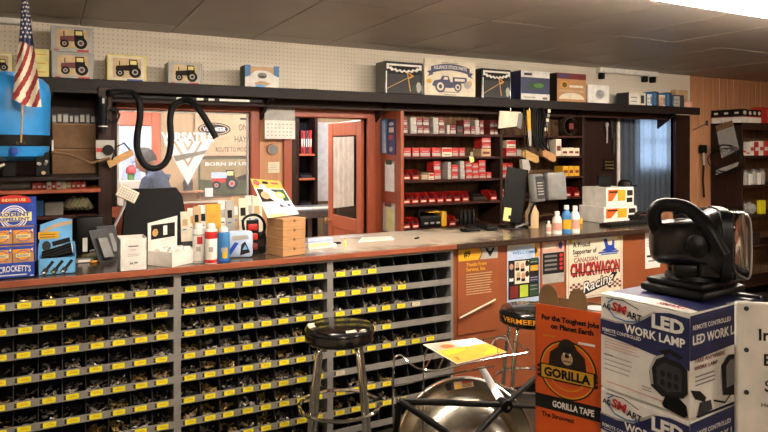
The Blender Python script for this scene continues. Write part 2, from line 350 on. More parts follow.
# ------------------------------------------------------------------ lamps
def strip_light(loc, L, label, group=None, glow='tubeglow', ang=0):
    t = thing('fluorescent_strip', label, 'light', loc, ang, group)
    MB().prism([(-L / 2, -.17, 0), (-L / 2, -.10, -.045), (-L / 2, .10, -.045), (-L / 2, .17, 0)], (L, 0, 0), 'white').build('housing', t)
    for s in (-1, 1):
        MB().tube([(-L / 2 + .03, s * .075, -.075), (L / 2 - .03, s * .075, -.075)], .019, glow, 8).build('tube', t, True)
    for e in (-1, 1): MB().box(e * L / 2 - .02, -.11, -.10, e * L / 2 + .02, .11, -.02, 'white').build('lamp_holder', t)
    return t
for k in range(2):
    strip_light((1.2 + k * 2.5, 2.2, ZC), 2.44, 'long fluorescent strip light on the ceiling above the aisle before the counter', 'fluorescent strips over the aisle')
strip_light((5.65, 2.2, ZC), 1.2, 'short fluorescent strip light on the ceiling before the blue window')  # out of view, added to brighten the right end of the back wall
for k in range(2):  # unseen strips behind the camera, added to light the foreground boxes
    strip_light((.2 + k * 4.4, -1.5, ZC), 1.2, ['short fluorescent strip at the shop front beside the left wall', 'short fluorescent strip at the shop front further along'][k])
for k in range(2):
    strip_light((.35 + k * 1.9, 6.1, 2.5), 1.2, 'short fluorescent strip light on the office ceiling', 'office ceiling strips', 'officeglow')
# ================================================================== COUNTER
X0, X4 = .605 - .8577, .605 + .8577 * 2
CE = 4.78
wm = MATS['worktop'].node_tree; wn_, wl_ = wm.nodes, wm.links; bs = wn_['Principled BSDF']; src = bs.inputs['Base Color'].links[0].from_socket  # pale patch in the colour imitates office light reflected on the worktop
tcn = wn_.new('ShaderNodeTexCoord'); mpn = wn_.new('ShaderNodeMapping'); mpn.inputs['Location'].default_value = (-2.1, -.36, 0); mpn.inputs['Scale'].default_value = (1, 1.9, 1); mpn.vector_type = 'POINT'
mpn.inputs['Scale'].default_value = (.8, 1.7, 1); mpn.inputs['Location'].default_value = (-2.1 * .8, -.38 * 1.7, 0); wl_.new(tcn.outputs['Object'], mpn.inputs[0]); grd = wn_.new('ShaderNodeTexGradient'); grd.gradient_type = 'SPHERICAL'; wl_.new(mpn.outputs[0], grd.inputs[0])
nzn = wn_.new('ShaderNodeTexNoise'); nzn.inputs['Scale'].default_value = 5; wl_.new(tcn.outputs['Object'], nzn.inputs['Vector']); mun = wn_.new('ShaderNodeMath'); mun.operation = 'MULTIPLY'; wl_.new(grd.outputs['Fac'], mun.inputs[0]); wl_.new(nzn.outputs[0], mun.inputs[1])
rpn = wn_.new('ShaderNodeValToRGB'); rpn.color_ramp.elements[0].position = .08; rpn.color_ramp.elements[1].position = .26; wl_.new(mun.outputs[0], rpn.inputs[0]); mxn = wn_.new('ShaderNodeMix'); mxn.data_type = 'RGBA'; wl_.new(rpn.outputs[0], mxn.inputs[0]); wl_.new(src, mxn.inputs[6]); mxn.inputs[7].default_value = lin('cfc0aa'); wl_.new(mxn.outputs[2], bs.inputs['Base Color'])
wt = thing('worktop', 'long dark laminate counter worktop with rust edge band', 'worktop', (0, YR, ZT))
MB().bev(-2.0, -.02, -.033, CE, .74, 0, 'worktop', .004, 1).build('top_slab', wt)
MB().bev(-2.0, -.028, -.030, 2.33, -.0195, .002, 'edgerust', .003, 1).build('edge_band', wt)
MB().bev(2.33, -.028, -.034, CE, -.0195, .002, 'edgedark', .003, 1).build('edge_band', wt)
cp = thing('counter_base', 'rust brown panelled counter base right of the bolt bins', 'counter', (X4, YR, 0))
MB().box(.0, .02, .08, CE - X4 - .03, .04, ZT - .034, 'counterpanel').build('front_panel', cp)
MB().box(CE - X4 - .05, .02, .0, CE - X4 - .03, .70, ZT - .034, 'counterpanel').build('end_panel', cp)
MB().box(.0, .06, .0, CE - X4 - .05, .08, .08, 'black').build('toe_kick', cp)
MB().box(.0, .68, .0, CE - X4 - .05, .70, ZT - .034, 'darkpanel').build('back_panel', cp)
# bolt bin racks
PITCH, ZL0, LIP = .1155, .978, .037
lab_m = sh_m = dv_m = None
UN = [(1, 'dark steel bolt bin rack below the rodent repellent display'), (2, 'grey steel bolt bin rack below the spray cans and cardboard boxes'), (3, 'half empty grey bolt bin rack beside the rust counter panel')]
L3 = [{0, 1, 2}, {0, 1, 2, 3, 4}, {0, 1, 2, 3, 4, 5}, {0, 1, 2, 3}, {0, 1, 2, 3, 4, 5, 6}, {0}, {0, 1, 2, 3}, {0, 1, 2, 3, 4}, set()]
def rack(ui, label):
    x0 = .605 + (ui - 2) * .8577; Wd = .8577; t = thing('bolt_bin_rack', label, 'bin rack', (x0, YR, 0)); H = ZT - .035
    for e in (0, Wd - .018): MB().box(e, 0, 0, e + .018, .30, H, 'rackgrey').build('post', t)
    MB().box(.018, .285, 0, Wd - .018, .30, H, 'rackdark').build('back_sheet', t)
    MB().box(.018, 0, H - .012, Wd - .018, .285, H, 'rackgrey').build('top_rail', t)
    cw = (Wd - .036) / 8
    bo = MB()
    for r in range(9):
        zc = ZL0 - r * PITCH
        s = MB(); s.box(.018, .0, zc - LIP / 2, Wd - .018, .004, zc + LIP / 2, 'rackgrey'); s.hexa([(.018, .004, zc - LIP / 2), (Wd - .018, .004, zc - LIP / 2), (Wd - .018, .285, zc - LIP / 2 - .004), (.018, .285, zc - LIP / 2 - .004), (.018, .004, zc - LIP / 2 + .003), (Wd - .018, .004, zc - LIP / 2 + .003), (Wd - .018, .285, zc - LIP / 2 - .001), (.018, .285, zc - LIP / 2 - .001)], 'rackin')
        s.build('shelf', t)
        for c in range(1, 8):
            x = .018 + c * cw; zb = zc - LIP / 2 + .003; zt = zb + PITCH - LIP * .35 - .002
            if r == 0: zt = min(zt, H - .013)
            key = 'd0' if r == 0 else 'd'
            if key not in DV:
                DV[key] = MB().prism([(-.0012, .006, 0), (-.0012, .284, 0), (-.0012, .284, zt - zb), (-.0012, .035, zt - zb), (-.0012, .006, LIP)], (.0024, 0, 0), 'rackin').build('divider', t, loc=(x, 0, zb))
            else: share(DV[key], t, (x, 0, zb))
        for c in range(8):
            has = ui < 3 or c in L3[r]
            if not has: continue
            lx = .018 + c * cw + .018 + random.uniform(-.004, .004); white = ui == 3 and (r, c) in ((2, 5), (5, 0))
            key = 'w' if white else 'y'
            if key not in DV:
                q = MB(); q.box(0, -.0015, -.0125, .056, 0, .0125, 'cream' if white else 'yellow')
                q.box(-.011, -.0012, -.009, -.002, 0, -.001, 'ink'); q.box(-.011, -.0012, .002, -.002, 0, .009, 'ink')
                q.box(.012, -.002, -.002, .047, -.0015, .001, 'gold'); q.box(.016, -.002, .005, .040, -.0015, .007, 'gold')
                DV[key] = q.build('label_tag', t, loc=(lx, 0, zc))
            else: share(DV[key], t, (lx, 0, zc))
            # loose bolts heaped in the bin
            zb = zc - LIP / 2 + .006
            if ui == 1: amt = .35 + .11 * c if r < 6 else .5 + .1 * c
            elif ui == 2: amt = 1.0
            else: amt = .8
            big = (r >= 6 and random.random() < .5) or random.random() < .08
            n = int((34 if not big else 18) * min(1.15, amt) * random.uniform(.7, 1.15)); top = random.uniform(.004, .020) * min(1.2, amt + .2)
            tone = random.choice(['zinc', 'zinc', 'brass', 'brass', 'ironbolt'])
            for k in range(n):
                px = .018 + c * cw + random.uniform(.012, cw - .012); py = random.uniform(.012, .15); heap = (LIP - .012) + top * (1 - abs(py - .07) / .16)
                pz = zb + heap * random.uniform(.55, 1.0)
                th_ = random.uniform(0, 6.283); ph = random.uniform(-.5, .6); Ls = random.uniform(.006, .014) * (1.3 if big else 1); rr = random.uniform(.0022, .0036) * (1.7 if big else 1)
                dv = Vector((math.cos(th_) * math.cos(ph), math.sin(th_) * math.cos(ph), math.sin(ph)))
                cpt = Vector((px, py, pz)); a = cpt - dv * Ls; b2 = cpt + dv * Ls
                m = tone if random.random() < .7 else random.choice(['zinc', 'brass', 'ironbolt'])
                for q2 in (a, b2): q2.x = min(max(q2.x, .018 + c * cw + .006), .018 + (c + 1) * cw - .006); q2.y = max(q2.y, .010)
                bo.tube([a, b2], rr, m, 5); bo.tube([b2, b2 + (b2 - a).normalized() * rr * 1.3], rr * 1.9, m, 6)
    o = bo.build('loose_bolts', t); o['kind'] = 'stuff'
DV = {}
for ui, lb in UN: rack(ui, lb)
# ================================================================== OVERHEAD SHELF
SY, ST_ = 4.60, 2.165                                # front edge, top
SXR = X(700, SY)
oh = thing('overhead_shelf', 'long dark wooden shelf running below the pegboard wall', 'shelf', (0, SY, ST_))
MB().bev(-2.0, 0, -.03, SXR, YW - SY, 0, 'shelfblack', .003, 1).build('shelf_board', oh)
MB().bev(-2.0, -.018, -.075, SXR - .02, .004, .004, 'shelfblack', .004, 1).build('front_lip', oh)
MB().bev(-2.0, .18, -.13, SXR - .3, .21, -.03, 'darkpanel', .004, 1).build('support_beam', oh)
for x in (-1.2, .36, 1.5, 2.52, 4.72, 6.1): MB().prism([(x, .34, -.03), (x, .05, -.03), (x, .34, -.22)], (.025, 0, 0), 'darkpanel').build('bracket', oh)
def shelfbox(name, label, x0, x1, ytop, body, art=None, dep=.16, Y=4.66, zb=ST_, cat='box', **k):
    a, b = X(x0, Y), X(x1, Y); zt = Z((x0 + x1) / 2, ytop, Y)
    return carton(name, label, cat, a, b, Y, Y + dep, zb + .0005, zt, body, art, **k)
def art_tractor(bg, frame, red='maroon', foot=True):
    def f(p):
        p.rect(.06, .07, .94, .93, frame); p.rect(.14, .16, .86, .88, bg, 1); tractor(p, .52, .42, .62, red, 2)
        p.text('TRACTOR', .2, .86, .05, 'ink', 2, .2) if False else None
        if foot: p.rect(.62, .035, .9, .12, 'red', 2); p.rect(.08, .06, .2, .1, 'red', 2)
        else: p.rect(.5, .02, .9, .12, 'royal', 2)
    return f
shelfbox('toy_tractor_box', 'yellow toy tractor box partly hidden behind the blue tank', -16, 12, 52.5, 'paleyellow', art_tractor('sand', 'cream', 'gorilla', foot=False))
shelfbox('yellow_box', 'plain yellow box beside the flag on the overhead shelf', 34, 49, 49, 'paleyellow', lambda p: p.lines(.15, .85, [.2, .5, .8], 'gold', .03))
low = shelfbox('toy_tractor_box', 'grey toy tractor box at the bottom of a stack of two', 51.5, 94, 52.5, 'lightgrey', art_tractor('sand', 'lightgrey'))
zl = Z(72, 52.5, 4.66)
shelfbox('toy_tractor_box', 'grey toy tractor box resting on top of another tractor box', 50.5, 93, 26.5, 'lightgrey', art_tractor('sand', 'lightgrey'), zb=zl)
shelfbox('toy_tractor_box', 'pale yellow toy tractor box with blue strip on the overhead shelf', 107, 146.5, 55, 'paleyellow', art_tractor('sand', 'cream', 'gorilla', foot=False))
shelfbox('toy_tractor_box', 'small single grey toy tractor box with dark model on pegboard shelf', 168, 202, 62.5, 'lightgrey', art_tractor('sand', 'lightgrey', 'gorilla'))
def art_trim(p):
    p.rect(0, 0, 1, 1, 'white'); p.pol([(0, .45), (.16, .55), (.16, 1), (0, 1)], 'steelblue', 1); p.pol([(.84, .6), (1, .5), (1, 1), (.84, 1)], 'steelblue', 1); p.rect(.16, .62, .84, .95, 'tan', 1)
    p.ell(.5, .55, .32, .24, 'white', 2); p.ell(.5, .56, .14, .13, 'midgrey', 3); p.ell(.5, .5, .12, .05, 'darkgrey', 4); p.pol([(.25, .22), (.5, .34), (.75, .22), (.62, .1), (.38, .1)], 'tan', 2); p.rect(.3, .06, .58, .16, 'skyblue', 3)
shelfbox('model_box', 'white and blue box with a tan picture on the overhead shelf', 245, 279, 65.5, 'darkgreen', art_trim, dep=.14)
tag(MB().bev(-.07, -.05, 0, .07, .05, .012, 'black', .004, 1).build('flat_case', None, loc=(X(309, 4.68), 4.70, ST_ + .001)), 'thin black case lying flat on the overhead shelf', 'case')
def art_tool(p):
    p.rect(.03, .03, .97, .97, 'black'); z = [(.04 + .92 * i / 14, .76 + (.05 if i % 2 else 0) - .1 * (1 - ((i - 7) / 7) ** 2)) for i in range(15)]
    p.pol([(.04, .93)] + z + [(.96, .93)], 'white', 1); p.pol([(.1, .87)] + [(x * .86 + .07, y + .06) for x, y in z] + [(.9, .87)], 'ink', 2)
    p.rect(.08, .05, .92, .62, 'darkgrey', 1); p.line([(.06, .18), (.68, .58)], .006, 'wood', 2); p.line([(.58, .68), (.66, .12)], .010, 'wood', 2); p.line([(.6, .68), (.74, .58), (.6, .5)], .008, 'amber', 2)
    p.ell(.88, .25, .07, .16, 'lightgrey', 2); p.ell(.77, .2, .06, .12, 'darkgreen', 2); p.rect(.02, .02, .05, .7, 'white', 3)
shelfbox('toy_bow_box', 'black box with wooden bow picture left of the white parts sign', 385, 423, 62, 'blackgloss', art_tool, dep=.17)
shelfbox('toy_bow_box', 'black box with wooden bow picture right of the white parts sign', 482, 511, 69, 'blackgloss', art_tool, dep=.12)
# white sign with the old truck
sx0, sx1 = X(424.5, 4.64), X(475.5, 4.64)
sg = thing('truck_sign', 'white sign with navy truck and ribbon banner on the overhead shelf', 'sign', ((sx0 + sx1) / 2, 4.64, ST_))
W_, H_ = sx1 - sx0, Z(450, 59.5, 4.64) - ST_ - .002
MB().bev(-W_ / 2, 0, .001, W_ / 2, .02, H_, 'cream', .003, 1).build('board', sg)
p = Print((-W_ / 2, 0, 0), (1, 0, 0), (0, 0, 1), W_, H_)
ban = [(.12 + .76 * i / 12, .70 + .10 * (1 - ((i - 6) / 6) ** 2)) for i in range(13)]
p.pol([(x, y - .09) for x, y in ban] + [(x, y + .09) for x, y in reversed(ban)], 'navy', 1)
p.pol([(.05, .52), (.16, .58), (.16, .7), (.05, .66), (.09, .59)], 'navy', 0); p.pol([(.95, .52), (.84, .58), (.84, .7), (.95, .66), (.91, .59)], 'navy', 0)
p.text('RELIANCE STOCK PARTS', .5, .755, .09, 'white', 2, .64, arc=.012)
p.pol([(.14, .3), (.18, .42), (.3, .46), (.34, .56), (.46, .56), (.5, .4), (.7, .4), (.72, .28), (.5, .24), (.22, .24)], 'navy', 1)
p.pol([(.36, .46), (.38, .53), (.44, .53), (.45, .46)], 'cream', 2); p.rect(.54, .38, .82, .54, 'navy', 1); p.rect(.58, .43, .78, .5, 'cream', 2); p.ell(.83, .34, .07, .1, 'lightgrey', 1); p.ell(.88, .38, .05, .08, 'gold', 0); p.ell(.09, .4, .05, .06, 'gold', 0)
for (cx, r) in ((.3, .10), (.64, .075)):
    p.ell(cx, .27, r, r * W_ / H_, 'navy', 3); p.ell(cx, .27, r * .66, r * .66 * W_ / H_, 'cream', 4); p.ell(cx, .27, r * .35, r * .35 * W_ / H_, 'navy', 5)
p.lines(.3, .7, [.12], 'midgrey', .02); p.lines(.38, .64, [.05], 'midgrey', .015); p.lines(.32, .66, [.9], 'midgrey', .015); p.build('printed_truck', sg)
def art_navy(p):
    p.rect(0, 0, 1, 1, 'white'); p.rect(0, .24, 1, .78, 'navy', 1); p.pol([(.18, .4), (.3, .62), (.85, .62), (.8, .4)], 'darkgreen', 2); p.ell(.62, .52, .18, .08, 'green', 3); p.rect(.1, .84, .38, .92, 'darkgrey', 2); p.rect(.75, .06, .92, .14, 'midgrey', 2); p.rect(.08, .1, .5, .14, 'lightgrey', 2)
shelfbox('navy_box', 'navy and white box with green picture on the overhead shelf', 521, 549.5, 71, 'navy', art_navy, dep=.17)
def art_brown(p):
    p.rect(0, 0, 1, 1, 'cardboard'); p.rect(0, .8, 1, 1, 'maroon', 1); p.ell(.5, .12, .44, .22, 'cream', 1, 20, 0, math.pi); p.rect(.06, .36, .94, .44, 'tan', 1); p.ell(.25, .6, .13, .13, 'gold', 2); p.ell(.25, .6, .09, .09, 'brownboard', 3); p.rect(.42, .52, .9, .6, 'cream', 2); p.rect(.1, .86, .4, .95, 'purple', 2)
shelfbox('brown_box', 'brown carton with a maroon top between navy box and silver box', 557, 586, 73.5, 'gorilla', art_brown, dep=.15)
def art_silver(p): p.rect(.03, .03, .97, .97, 'paper'); p.ell(.55, .5, .2, .25, 'silver', 1); p.ell(.58, .45, .1, .1, 'lightgrey', 2)
shelfbox('silver_box', 'glossy white and silver box at the end of the large boxes', 588, 609.5, 85, 'white', art_silver, dep=.08)
def art_small(c1, c2):
    def f(p): p.rect(0, 0, 1, 1, c1); p.rect(.05, .1, .6, .9, c2, 1); p.rect(.7, .2, .92, .8, 'darkgrey', 1); p.lines(.1, .5, [.3, .6], 'midgrey', .06, 2)
    return f
shelfbox('small_parts_box', 'long white carton with dark end panel, first of the small shelf boxes', 629, 645.5, 92.5, 'darkgrey', art_small('cream', 'white'), dep=.17, Y=4.68)
for i, (a, b, y, c1, c2, lb) in enumerate([(647, 652, 94, 'paleblue', 'white', 'slim pale blue carton on the overhead shelf'), (653, 658.5, 91.5, 'darkgrey', 'steelblue', 'dark blue carton beside a slim pale blue one'), (659.5, 665, 95, 'cream', 'pink', 'low cream carton between two dark blue ones'), (666, 671.5, 92.5, 'darkgrey', 'steelblue', 'dark blue carton beside a wide black and white one'), (673, 684, 95, 'darkgrey', 'lightgrey', 'wide black and white carton at the shelf end')]):
    shelfbox('small_parts_box', lb, a, b, y, 'steelblue' if i != 2 else 'cream', art_small(c1, c2), dep=.14, Y=4.68)
shelfbox('small_parts_box', 'tan carton standing behind the wide black and white one', 676, 688, 90, 'tan', None, dep=.07, Y=4.86)
tag(MB().lathe([(.0, 0), (.05, .002), (.058, .03), (.05, .07), (.02, .09), (0, .092)], 'pink', 16).build('red_pot', None, True, loc=(SXR - .075, 4.70, ST_ + .0003)), 'dull red round pot at the very end of the shelf', 'pot')
# white rail on the wall above the shelf
rl = thing('wall_rail', 'white wall rail with black mounts above the small boxes', 'rail', (X(626, 4.93), 4.93, 0))
rx0, rx1 = X(597, 4.93) - X(626, 4.93), X(655, 4.93) - X(626, 4.93); rz = Z(626, 70.5, 4.93)
MB().bev(rx0, -.05, rz - .05, rx1, .02, rz + .045, 'white', .006, 1).build('rail_body', rl)
for q in (601, 644, 652): MB().bev(X(q, 4.93) - X(626, 4.93) - .03, -.045, rz - .115, X(q, 4.93) - X(626, 4.93) + .018, .02, rz - .05, 'black', .008, 1).build('mount', rl)
# ================================================================== LEFT SHELVING BEHIND THE COUNTER
LY = 4.25
lu = thing('side_shelving', 'dark wooden shelving behind the counter under the blue tank', 'shelving', (0, LY, 0))
px0, px1 = X(98, LY), X(112, LY)
MB().bev(px0, -.01, 0, px1, .33, 2.09, 'darkpanel', .004, 1).build('upright', lu)
MB().bev(-1.1, 0, 0, -1.06, .33, 2.09, 'darkpanel', .004, 1).build('upright', lu)
MB().box(-1.06, .31, 0, px0, .33, 2.09, 'darkpanel').build('back_panel', lu)
LZ = [Z(50, 175, LY), Z(50, 189.5, LY - .2), Z(50, 216, LY), 1.13]
for i, (z, m) in enumerate(zip(LZ, ['shelfblack', 'rustwood', 'shelfwood', 'shelfwood'])): MB().bev(-1.06, (-.30, -.21, 0, 0)[i], z - .022, px0, .31, z, m, .003, 1).build('shelf', lu)
MB().bev(X(54, LY), .0, Z(50, 92, LY), px0, .31, Z(50, 88, LY), 'shelfblack', .003, 1).build('shelf', lu)
# brown cardboard boxes with a row of grey packs on top
zsh = LZ[0]
hb = (Z(70, 123, LY + .1) - zsh) / 2
for k in range(2):
    t = thing('brown_carton', ['large flat brown carton standing on the black shelf', 'large flat brown carton on top of another behind the blue tank'][k], 'box', (X(70, LY + .1), LY + .2, zsh + .0005 + k * hb))
    MB().bev(X(52, LY + .1) - X(70, LY + .1), -.1, 0, X(96, LY + .1) - X(70, LY + .1), .1, hb - .001, 'brownboard', .004, 1).build('carton_body', t)
    MB().box(X(52, LY + .1) - X(70, LY + .1) + .005, -.1015, hb - .012, X(96, LY + .1) - X(70, LY + .1) - .005, -.1, hb - .006, 'kraftin').build('lid_seam', t)
zb = zsh + 2 * hb
px = X(52, LY + .14)
for i in range(9):
    wv = .024 + .004 * (i % 3); hh = .05 + .012 * ((i * 7) % 4) / 3
    t = thing('packet', 'slim grey packet standing in a row on the brown cartons', 'packet', (px + wv / 2, LY + .15, zb + .0005), 0, 'grey packets on the brown cartons')
    MB().bev(-wv / 2 + .001, -.02, 0, wv / 2 - .001, .02, hh, 'darkgrey' if i % 2 else 'midgrey', .002, 1).build('packet_body', t)
    MB().box(-wv / 2 + .004, -.0208, .008, wv / 2 - .004, -.02, hh - .01, 'lightgrey').build('packet_label', t)
    px += wv + .003
# red and white small boxes on the rust shelf
cols = ['redbright', 'redbright', 'maroon', 'white', 'redbright', 'white', 'cream', 'tan', 'redbright', 'redbright', 'redbright']
nm = {'redbright': 'bright red', 'maroon': 'dark red', 'white': 'white', 'cream': 'cream', 'tan': 'tan'}
x = 32.0
for i, c in enumerate(cols):
    wpx = 4.9
    a, b = X(x, LY - .2), X(x + wpx, LY - .2); h = .044
    t = thing('small_carton', nm[c] + ' small carton on the narrow rust shelf under the black one', 'box', ((a + b) / 2, LY - .15, LZ[1] + .0005), 0, nm[c] + ' cartons on the rust shelf')
    MB().bev(-(b - a) / 2, -.05, 0, (b - a) / 2 - .001, .05, h, c, .002, 1).build('carton_body', t)
    MB().box(-(b - a) / 2 + .004, -.0508, .010, (b - a) / 2 - .006, -.05, .022, 'white' if c != 'white' else 'red').build('carton_label', t); x += wpx
tag(MB().bev(-.1, -.05, 0, .05, .06, .05, 'midgrey', .012, 2).build('grey_pouch', None, True, loc=(X(21, LY - .15), LY - .13, LZ[1] + .0005)), 'soft grey pouch lying left of the small red cartons', 'pouch')
tag(MB().bev(-.09, -.04, 0, .04, .05, .036, 'red', .004, 1).build('red_carton', None, loc=(X(-3, LY - .15), LY - .13, LZ[1] + .0005)), 'flat red carton at the end of the rust shelf beside a grey pouch', 'box')
# bits on the lower shelf
tag(MB().bev(-.05, -.04, 0, .05, .04, .075, 'lightgrey', .004, 1).build('grey_carton', None, loc=(X(54, LY + .05), LY + .08, LZ[2] + .0005)), 'pale grey carton on the lower shelf behind the flashlight display', 'box')
tag(MB().bev(-.04, -.04, 0, .04, .04, .09, 'steelblue', .004, 1).build('blister_pack', None, loc=(X(36, LY + .05), LY + .08, LZ[2] + .0005)), 'dull blue blister pack between rodent display and grey carton', 'packet')
g = MB()
for i in range(5): g.tube([(-.07 + .022 * i, -.02, .03), (-.05 + .022 * i, .0, .07 + .01 * (i % 2)), (-.03 + .022 * i, .02, .03)], .028, 'khaki', 7)
tag(g.build('work_gloves', None, True, loc=(X(79, LY + .05), LY + .09, LZ[2] + .003)), 'olive work glove bundle lying on the lower shelf', 'gloves')
tag(MB().bev(-.09, -.04, 0, .09, .04, .03, 'lightgrey', .003, 1).build('white_carton', None, loc=(X(80, LY + .02), LY + .05, LZ[3] + .18)) if False else MB().bev(-.05, -.04, 0, .05, .04, .03, 'lightgrey', .003, 1).build('flat_carton', None, loc=(X(86, LY + .05), LY + .06, LZ[3] + .0005)), 'flat pale carton at the end of the lower shelf', 'box')
# blue tank with black band
TY = LY - .12; tc = X(9, TY); zt0 = Z(9, 161, TY - .16); tr_ = X(51, TY) - tc
tk = thing('blue_tank', 'round sky blue plastic tank with black band on the shelf', 'tank', (tc, TY + .02, LZ[0]))
h0 = zt0 - LZ[0]; hT = Z(9, 78, TY) - LZ[0]
MB().lathe([(.0, h0), (tr_ * .62, h0), (tr_ * .9, h0 + .025), (tr_ * .97, h0 + .06), (tr_, hT - .08), (tr_ * .95, hT - .03), (tr_ * .8, hT), (0, hT + .004)], 'blue', 40).build('tank_body', tk, True)
zb0, zb1 = Z(9, 145.5, TY - tr_) - LZ[0], Z(9, 133.5, TY - tr_) - LZ[0]
zb0, zb1 = Z(25, 146, TY - .22) - LZ[0], Z(25, 134.5, TY - .22) - LZ[0]
MB().lathe([(tr_ * .99, zb0), (tr_ * 1.012, zb0 + .003), (tr_ * 1.012, zb1 - .003), (tr_ * .99, zb1)], 'rubber', 40).build('band', tk, True)
MB().lathe([(.0, hT), (tr_ * .4, hT), (tr_ * .4, hT + .03), (0, hT + .03)], 'blue', 24).build('lid', tk, True)
MB().lathe([(.001, 0), (.02, .0), (.022, .012), (.014, .016), (.001, .016)], 'royal', 16, Matrix.Rotation(math.pi / 2, 4, 'X'), (.03, -tr_ * .93, Z(14, 149, TY - tr_) - LZ[0] - .012)).build('plug', tk, True)
MB().bev(-.03, -.09, 0, .035, -.01, h0 + .02, 'black', .004, 1).build('foot_block', tk)
MB().bev(.13, -.08, 0, .2, .03, h0 + .045, 'black', .004, 1).build('valve_block', tk)
MB().tube([(.17, -.085, .02), (.17, -.1, .02)], .011, 'chrome', 10).build('valve_knob', tk, True)
v = MB()
for q in (-.02, .02): v.tube([(.165 + q * .6, -.08, h0 - .02), (.165 + q, -.1, h0 - .01 + q * .3)], .009, 'lightgrey', 8)
v.build('valve_fitting', tk, True)
MB().bev(X(51.5, TY) - tc, -.03, Z(50, 151, TY) - LZ[0], X(53.5, TY) - tc, 0, Z(50, 140, TY) - LZ[0], 'white', .002, 1).build('level_gauge', tk)
MB().tube([Vector((.21, .0, h0 + .045)), Vector((.3, .02, .12)), Vector((.42, .0, .07)), Vector((.52, .0, .10))], .008, 'brownboard', 8).build('hose', tk, True)
MB().tube([Vector((-.02, -.10, h0 - .02)), Vector((-.1, -.2, .03)), Vector((-.2, -.26, -.02)), Vector((-.28, -.27, -.2))], .007, 'cream', 8).build('drain_tube', tk, True)
# flag
FY = TY - tr_ - .05
fl = thing('flag_on_stick', 'small striped flag with white stars on a thin wooden stick', 'flag', (X(21, FY), FY, Z(21, 143, FY)))
fo = fl.location
MB().tube([(0, 0, 0), at(27, -8, FY) - fo], .0045, 'wood', 8).build('stick', fl, True)
cl = MB()
for s in (-1, 1): cl.tube([(s * .016, .0, 0), (s * .016, .035, 0)], .006, 'chrome', 8)
cl.tube([(-.02, .0, 0), (.02, 0, 0)], .005, 'darkgrey', 6); cl.build('clip', fl, True)
# hanging cloth: outline in the photo, seven stripes visible, folded
top = (24, -6); L_ = [(22, 0), (19, 38), (15.5, 70), (12.5, 99)]; R_ = [(28.5, 0), (33, 38), (38, 75), (41.5, 107)]
def lerp(P, t):
    t *= len(P) - 1; i = min(int(t), len(P) - 2); q = t - i; return (P[i][0] + (P[i + 1][0] - P[i][0]) * q, P[i][1] + (P[i + 1][1] - P[i][1]) * q)
nu, nv = 44, 96; gv = []; cl1 = MB(); cl2 = MB()
def fp(u, v_):
    a, b2 = lerp(L_, v_), lerp(R_, v_); q = at(a[0] + (b2[0] - a[0]) * u, a[1] + (b2[1] - a[1]) * u + (3 * math.sin(u * 3.14) if v_ > .9 else 0), FY)
    q.y += .012 * math.sin(u * 9 + v_ * 3) - .012; return q - fo
can = MB(); stars = MB()
for j in range(nv):
    for i in range(nu):
        u0, u1, v0, v1 = i / nu, (i + 1) / nu, j / nv, (j + 1) / nv
        if v0 < .36 + .05 * u0: can.add([fp(u0, v0), fp(u0, v1), fp(u1, v1), fp(u1, v0)], [(0, 1, 2, 3)], 'navy')
        else:
            s = ((u0 + u1) / 2 * .85 + (v0 + v1) / 2 * 1.55) * 3.1
            cl1.add([fp(u0, v0), fp(u0, v1), fp(u1, v1), fp(u1, v0)], [(0, 1, 2, 3)], 'maroonflag' if int(s * 2) % 2 else 'cream')
M('maroonflag', '8e2f2c', .85)
cl1.build('striped_field', fl, True); cn = can.build('star_field', fl, True)
for r in range(9):
    for c in range(3):
        u, v_ = .18 + .3 * c + (.12 if r % 2 else 0), .03 + r * .037
        if u > .95: continue
        q = fp(u, v_) + Vector((0, -.004, 0)); pts = []
        for k in range(10):
            a = math.pi / 2 + k * math.pi / 5; rr = .0085 if k % 2 == 0 else .0035; pts.append(q + Vector((rr * math.cos(a), 0, rr * math.sin(a))))
        stars.poly(pts, 'white')
stars.build('printed_stars', cn)
# things on the post: coil, black torch, small sign, wooden handle
PY = LY - .02
def ppart(x, y, Y=PY): return at(x, y, Y)
o = ppart(103, 112, PY - .03); t = thing('black_torch', 'black torch hanging high on the dark post', 'torch', (o.x, o.y, Z(103, 132, PY)))
MB().lathe([(.0, 0), (.022, 0), (.024, .14), (.03, .16), (.03, .21), (.0, .212)], 'blackplastic', 14).build('torch_body', t, True)
MB().box(-.006, -.0315, .17, .006, -.028, .2, 'lightgrey').build('torch_switch', t); MB().lathe([(.0245, .03), (.026, .03), (.026, .036), (.0245, .036)], 'white', 14).build('torch_ring', t)
o = ppart(103, 150); t = thing('tape_measure_card', 'small white card with round black gauge on the dark post', 'card', (o.x, o.y, o.z))
MB().bev(-.04, -.006, -.055, .065, .0, .06, 'lightgrey', .002, 1).build('backing_card', t)
g = MB().lathe([(.02, 0), (.032, 0), (.032, .012), (.02, .012)], 'black', 20, Matrix.Rotation(math.pi / 2, 4, 'X'), (.028, -.006, 0)); g.build('gauge_ring', t, True)
MB().box(-.038, -.0075, -.012, .03, -.006, .012, 'red').build('red_strip', t)
ca = [at(a, b_, PY - .03) for a, b_ in [(106, 113), (112, 108), (117, 109), (119.5, 115), (117, 121), (111, 122), (106, 118)]]
tag(MB().tube([q - ca[0] for q in ca], .006, 'rubber', 6, True).build('cable_coil', None, True, loc=ca[0]), 'thin black cable loop hanging on the dark post', 'cable')
ha = [at(a, b_, PY - .05) for a, b_ in [(107, 161), (132, 149), (134, 155), (110, 168)]]
t = thing('wooden_scraper', 'light wooden scraper with black cord held on the dark post', 'scraper', ha[0])
MB().prism([q - ha[0] for q in ha], (0, .035, 0), 'wood').build('handle_grip', t)
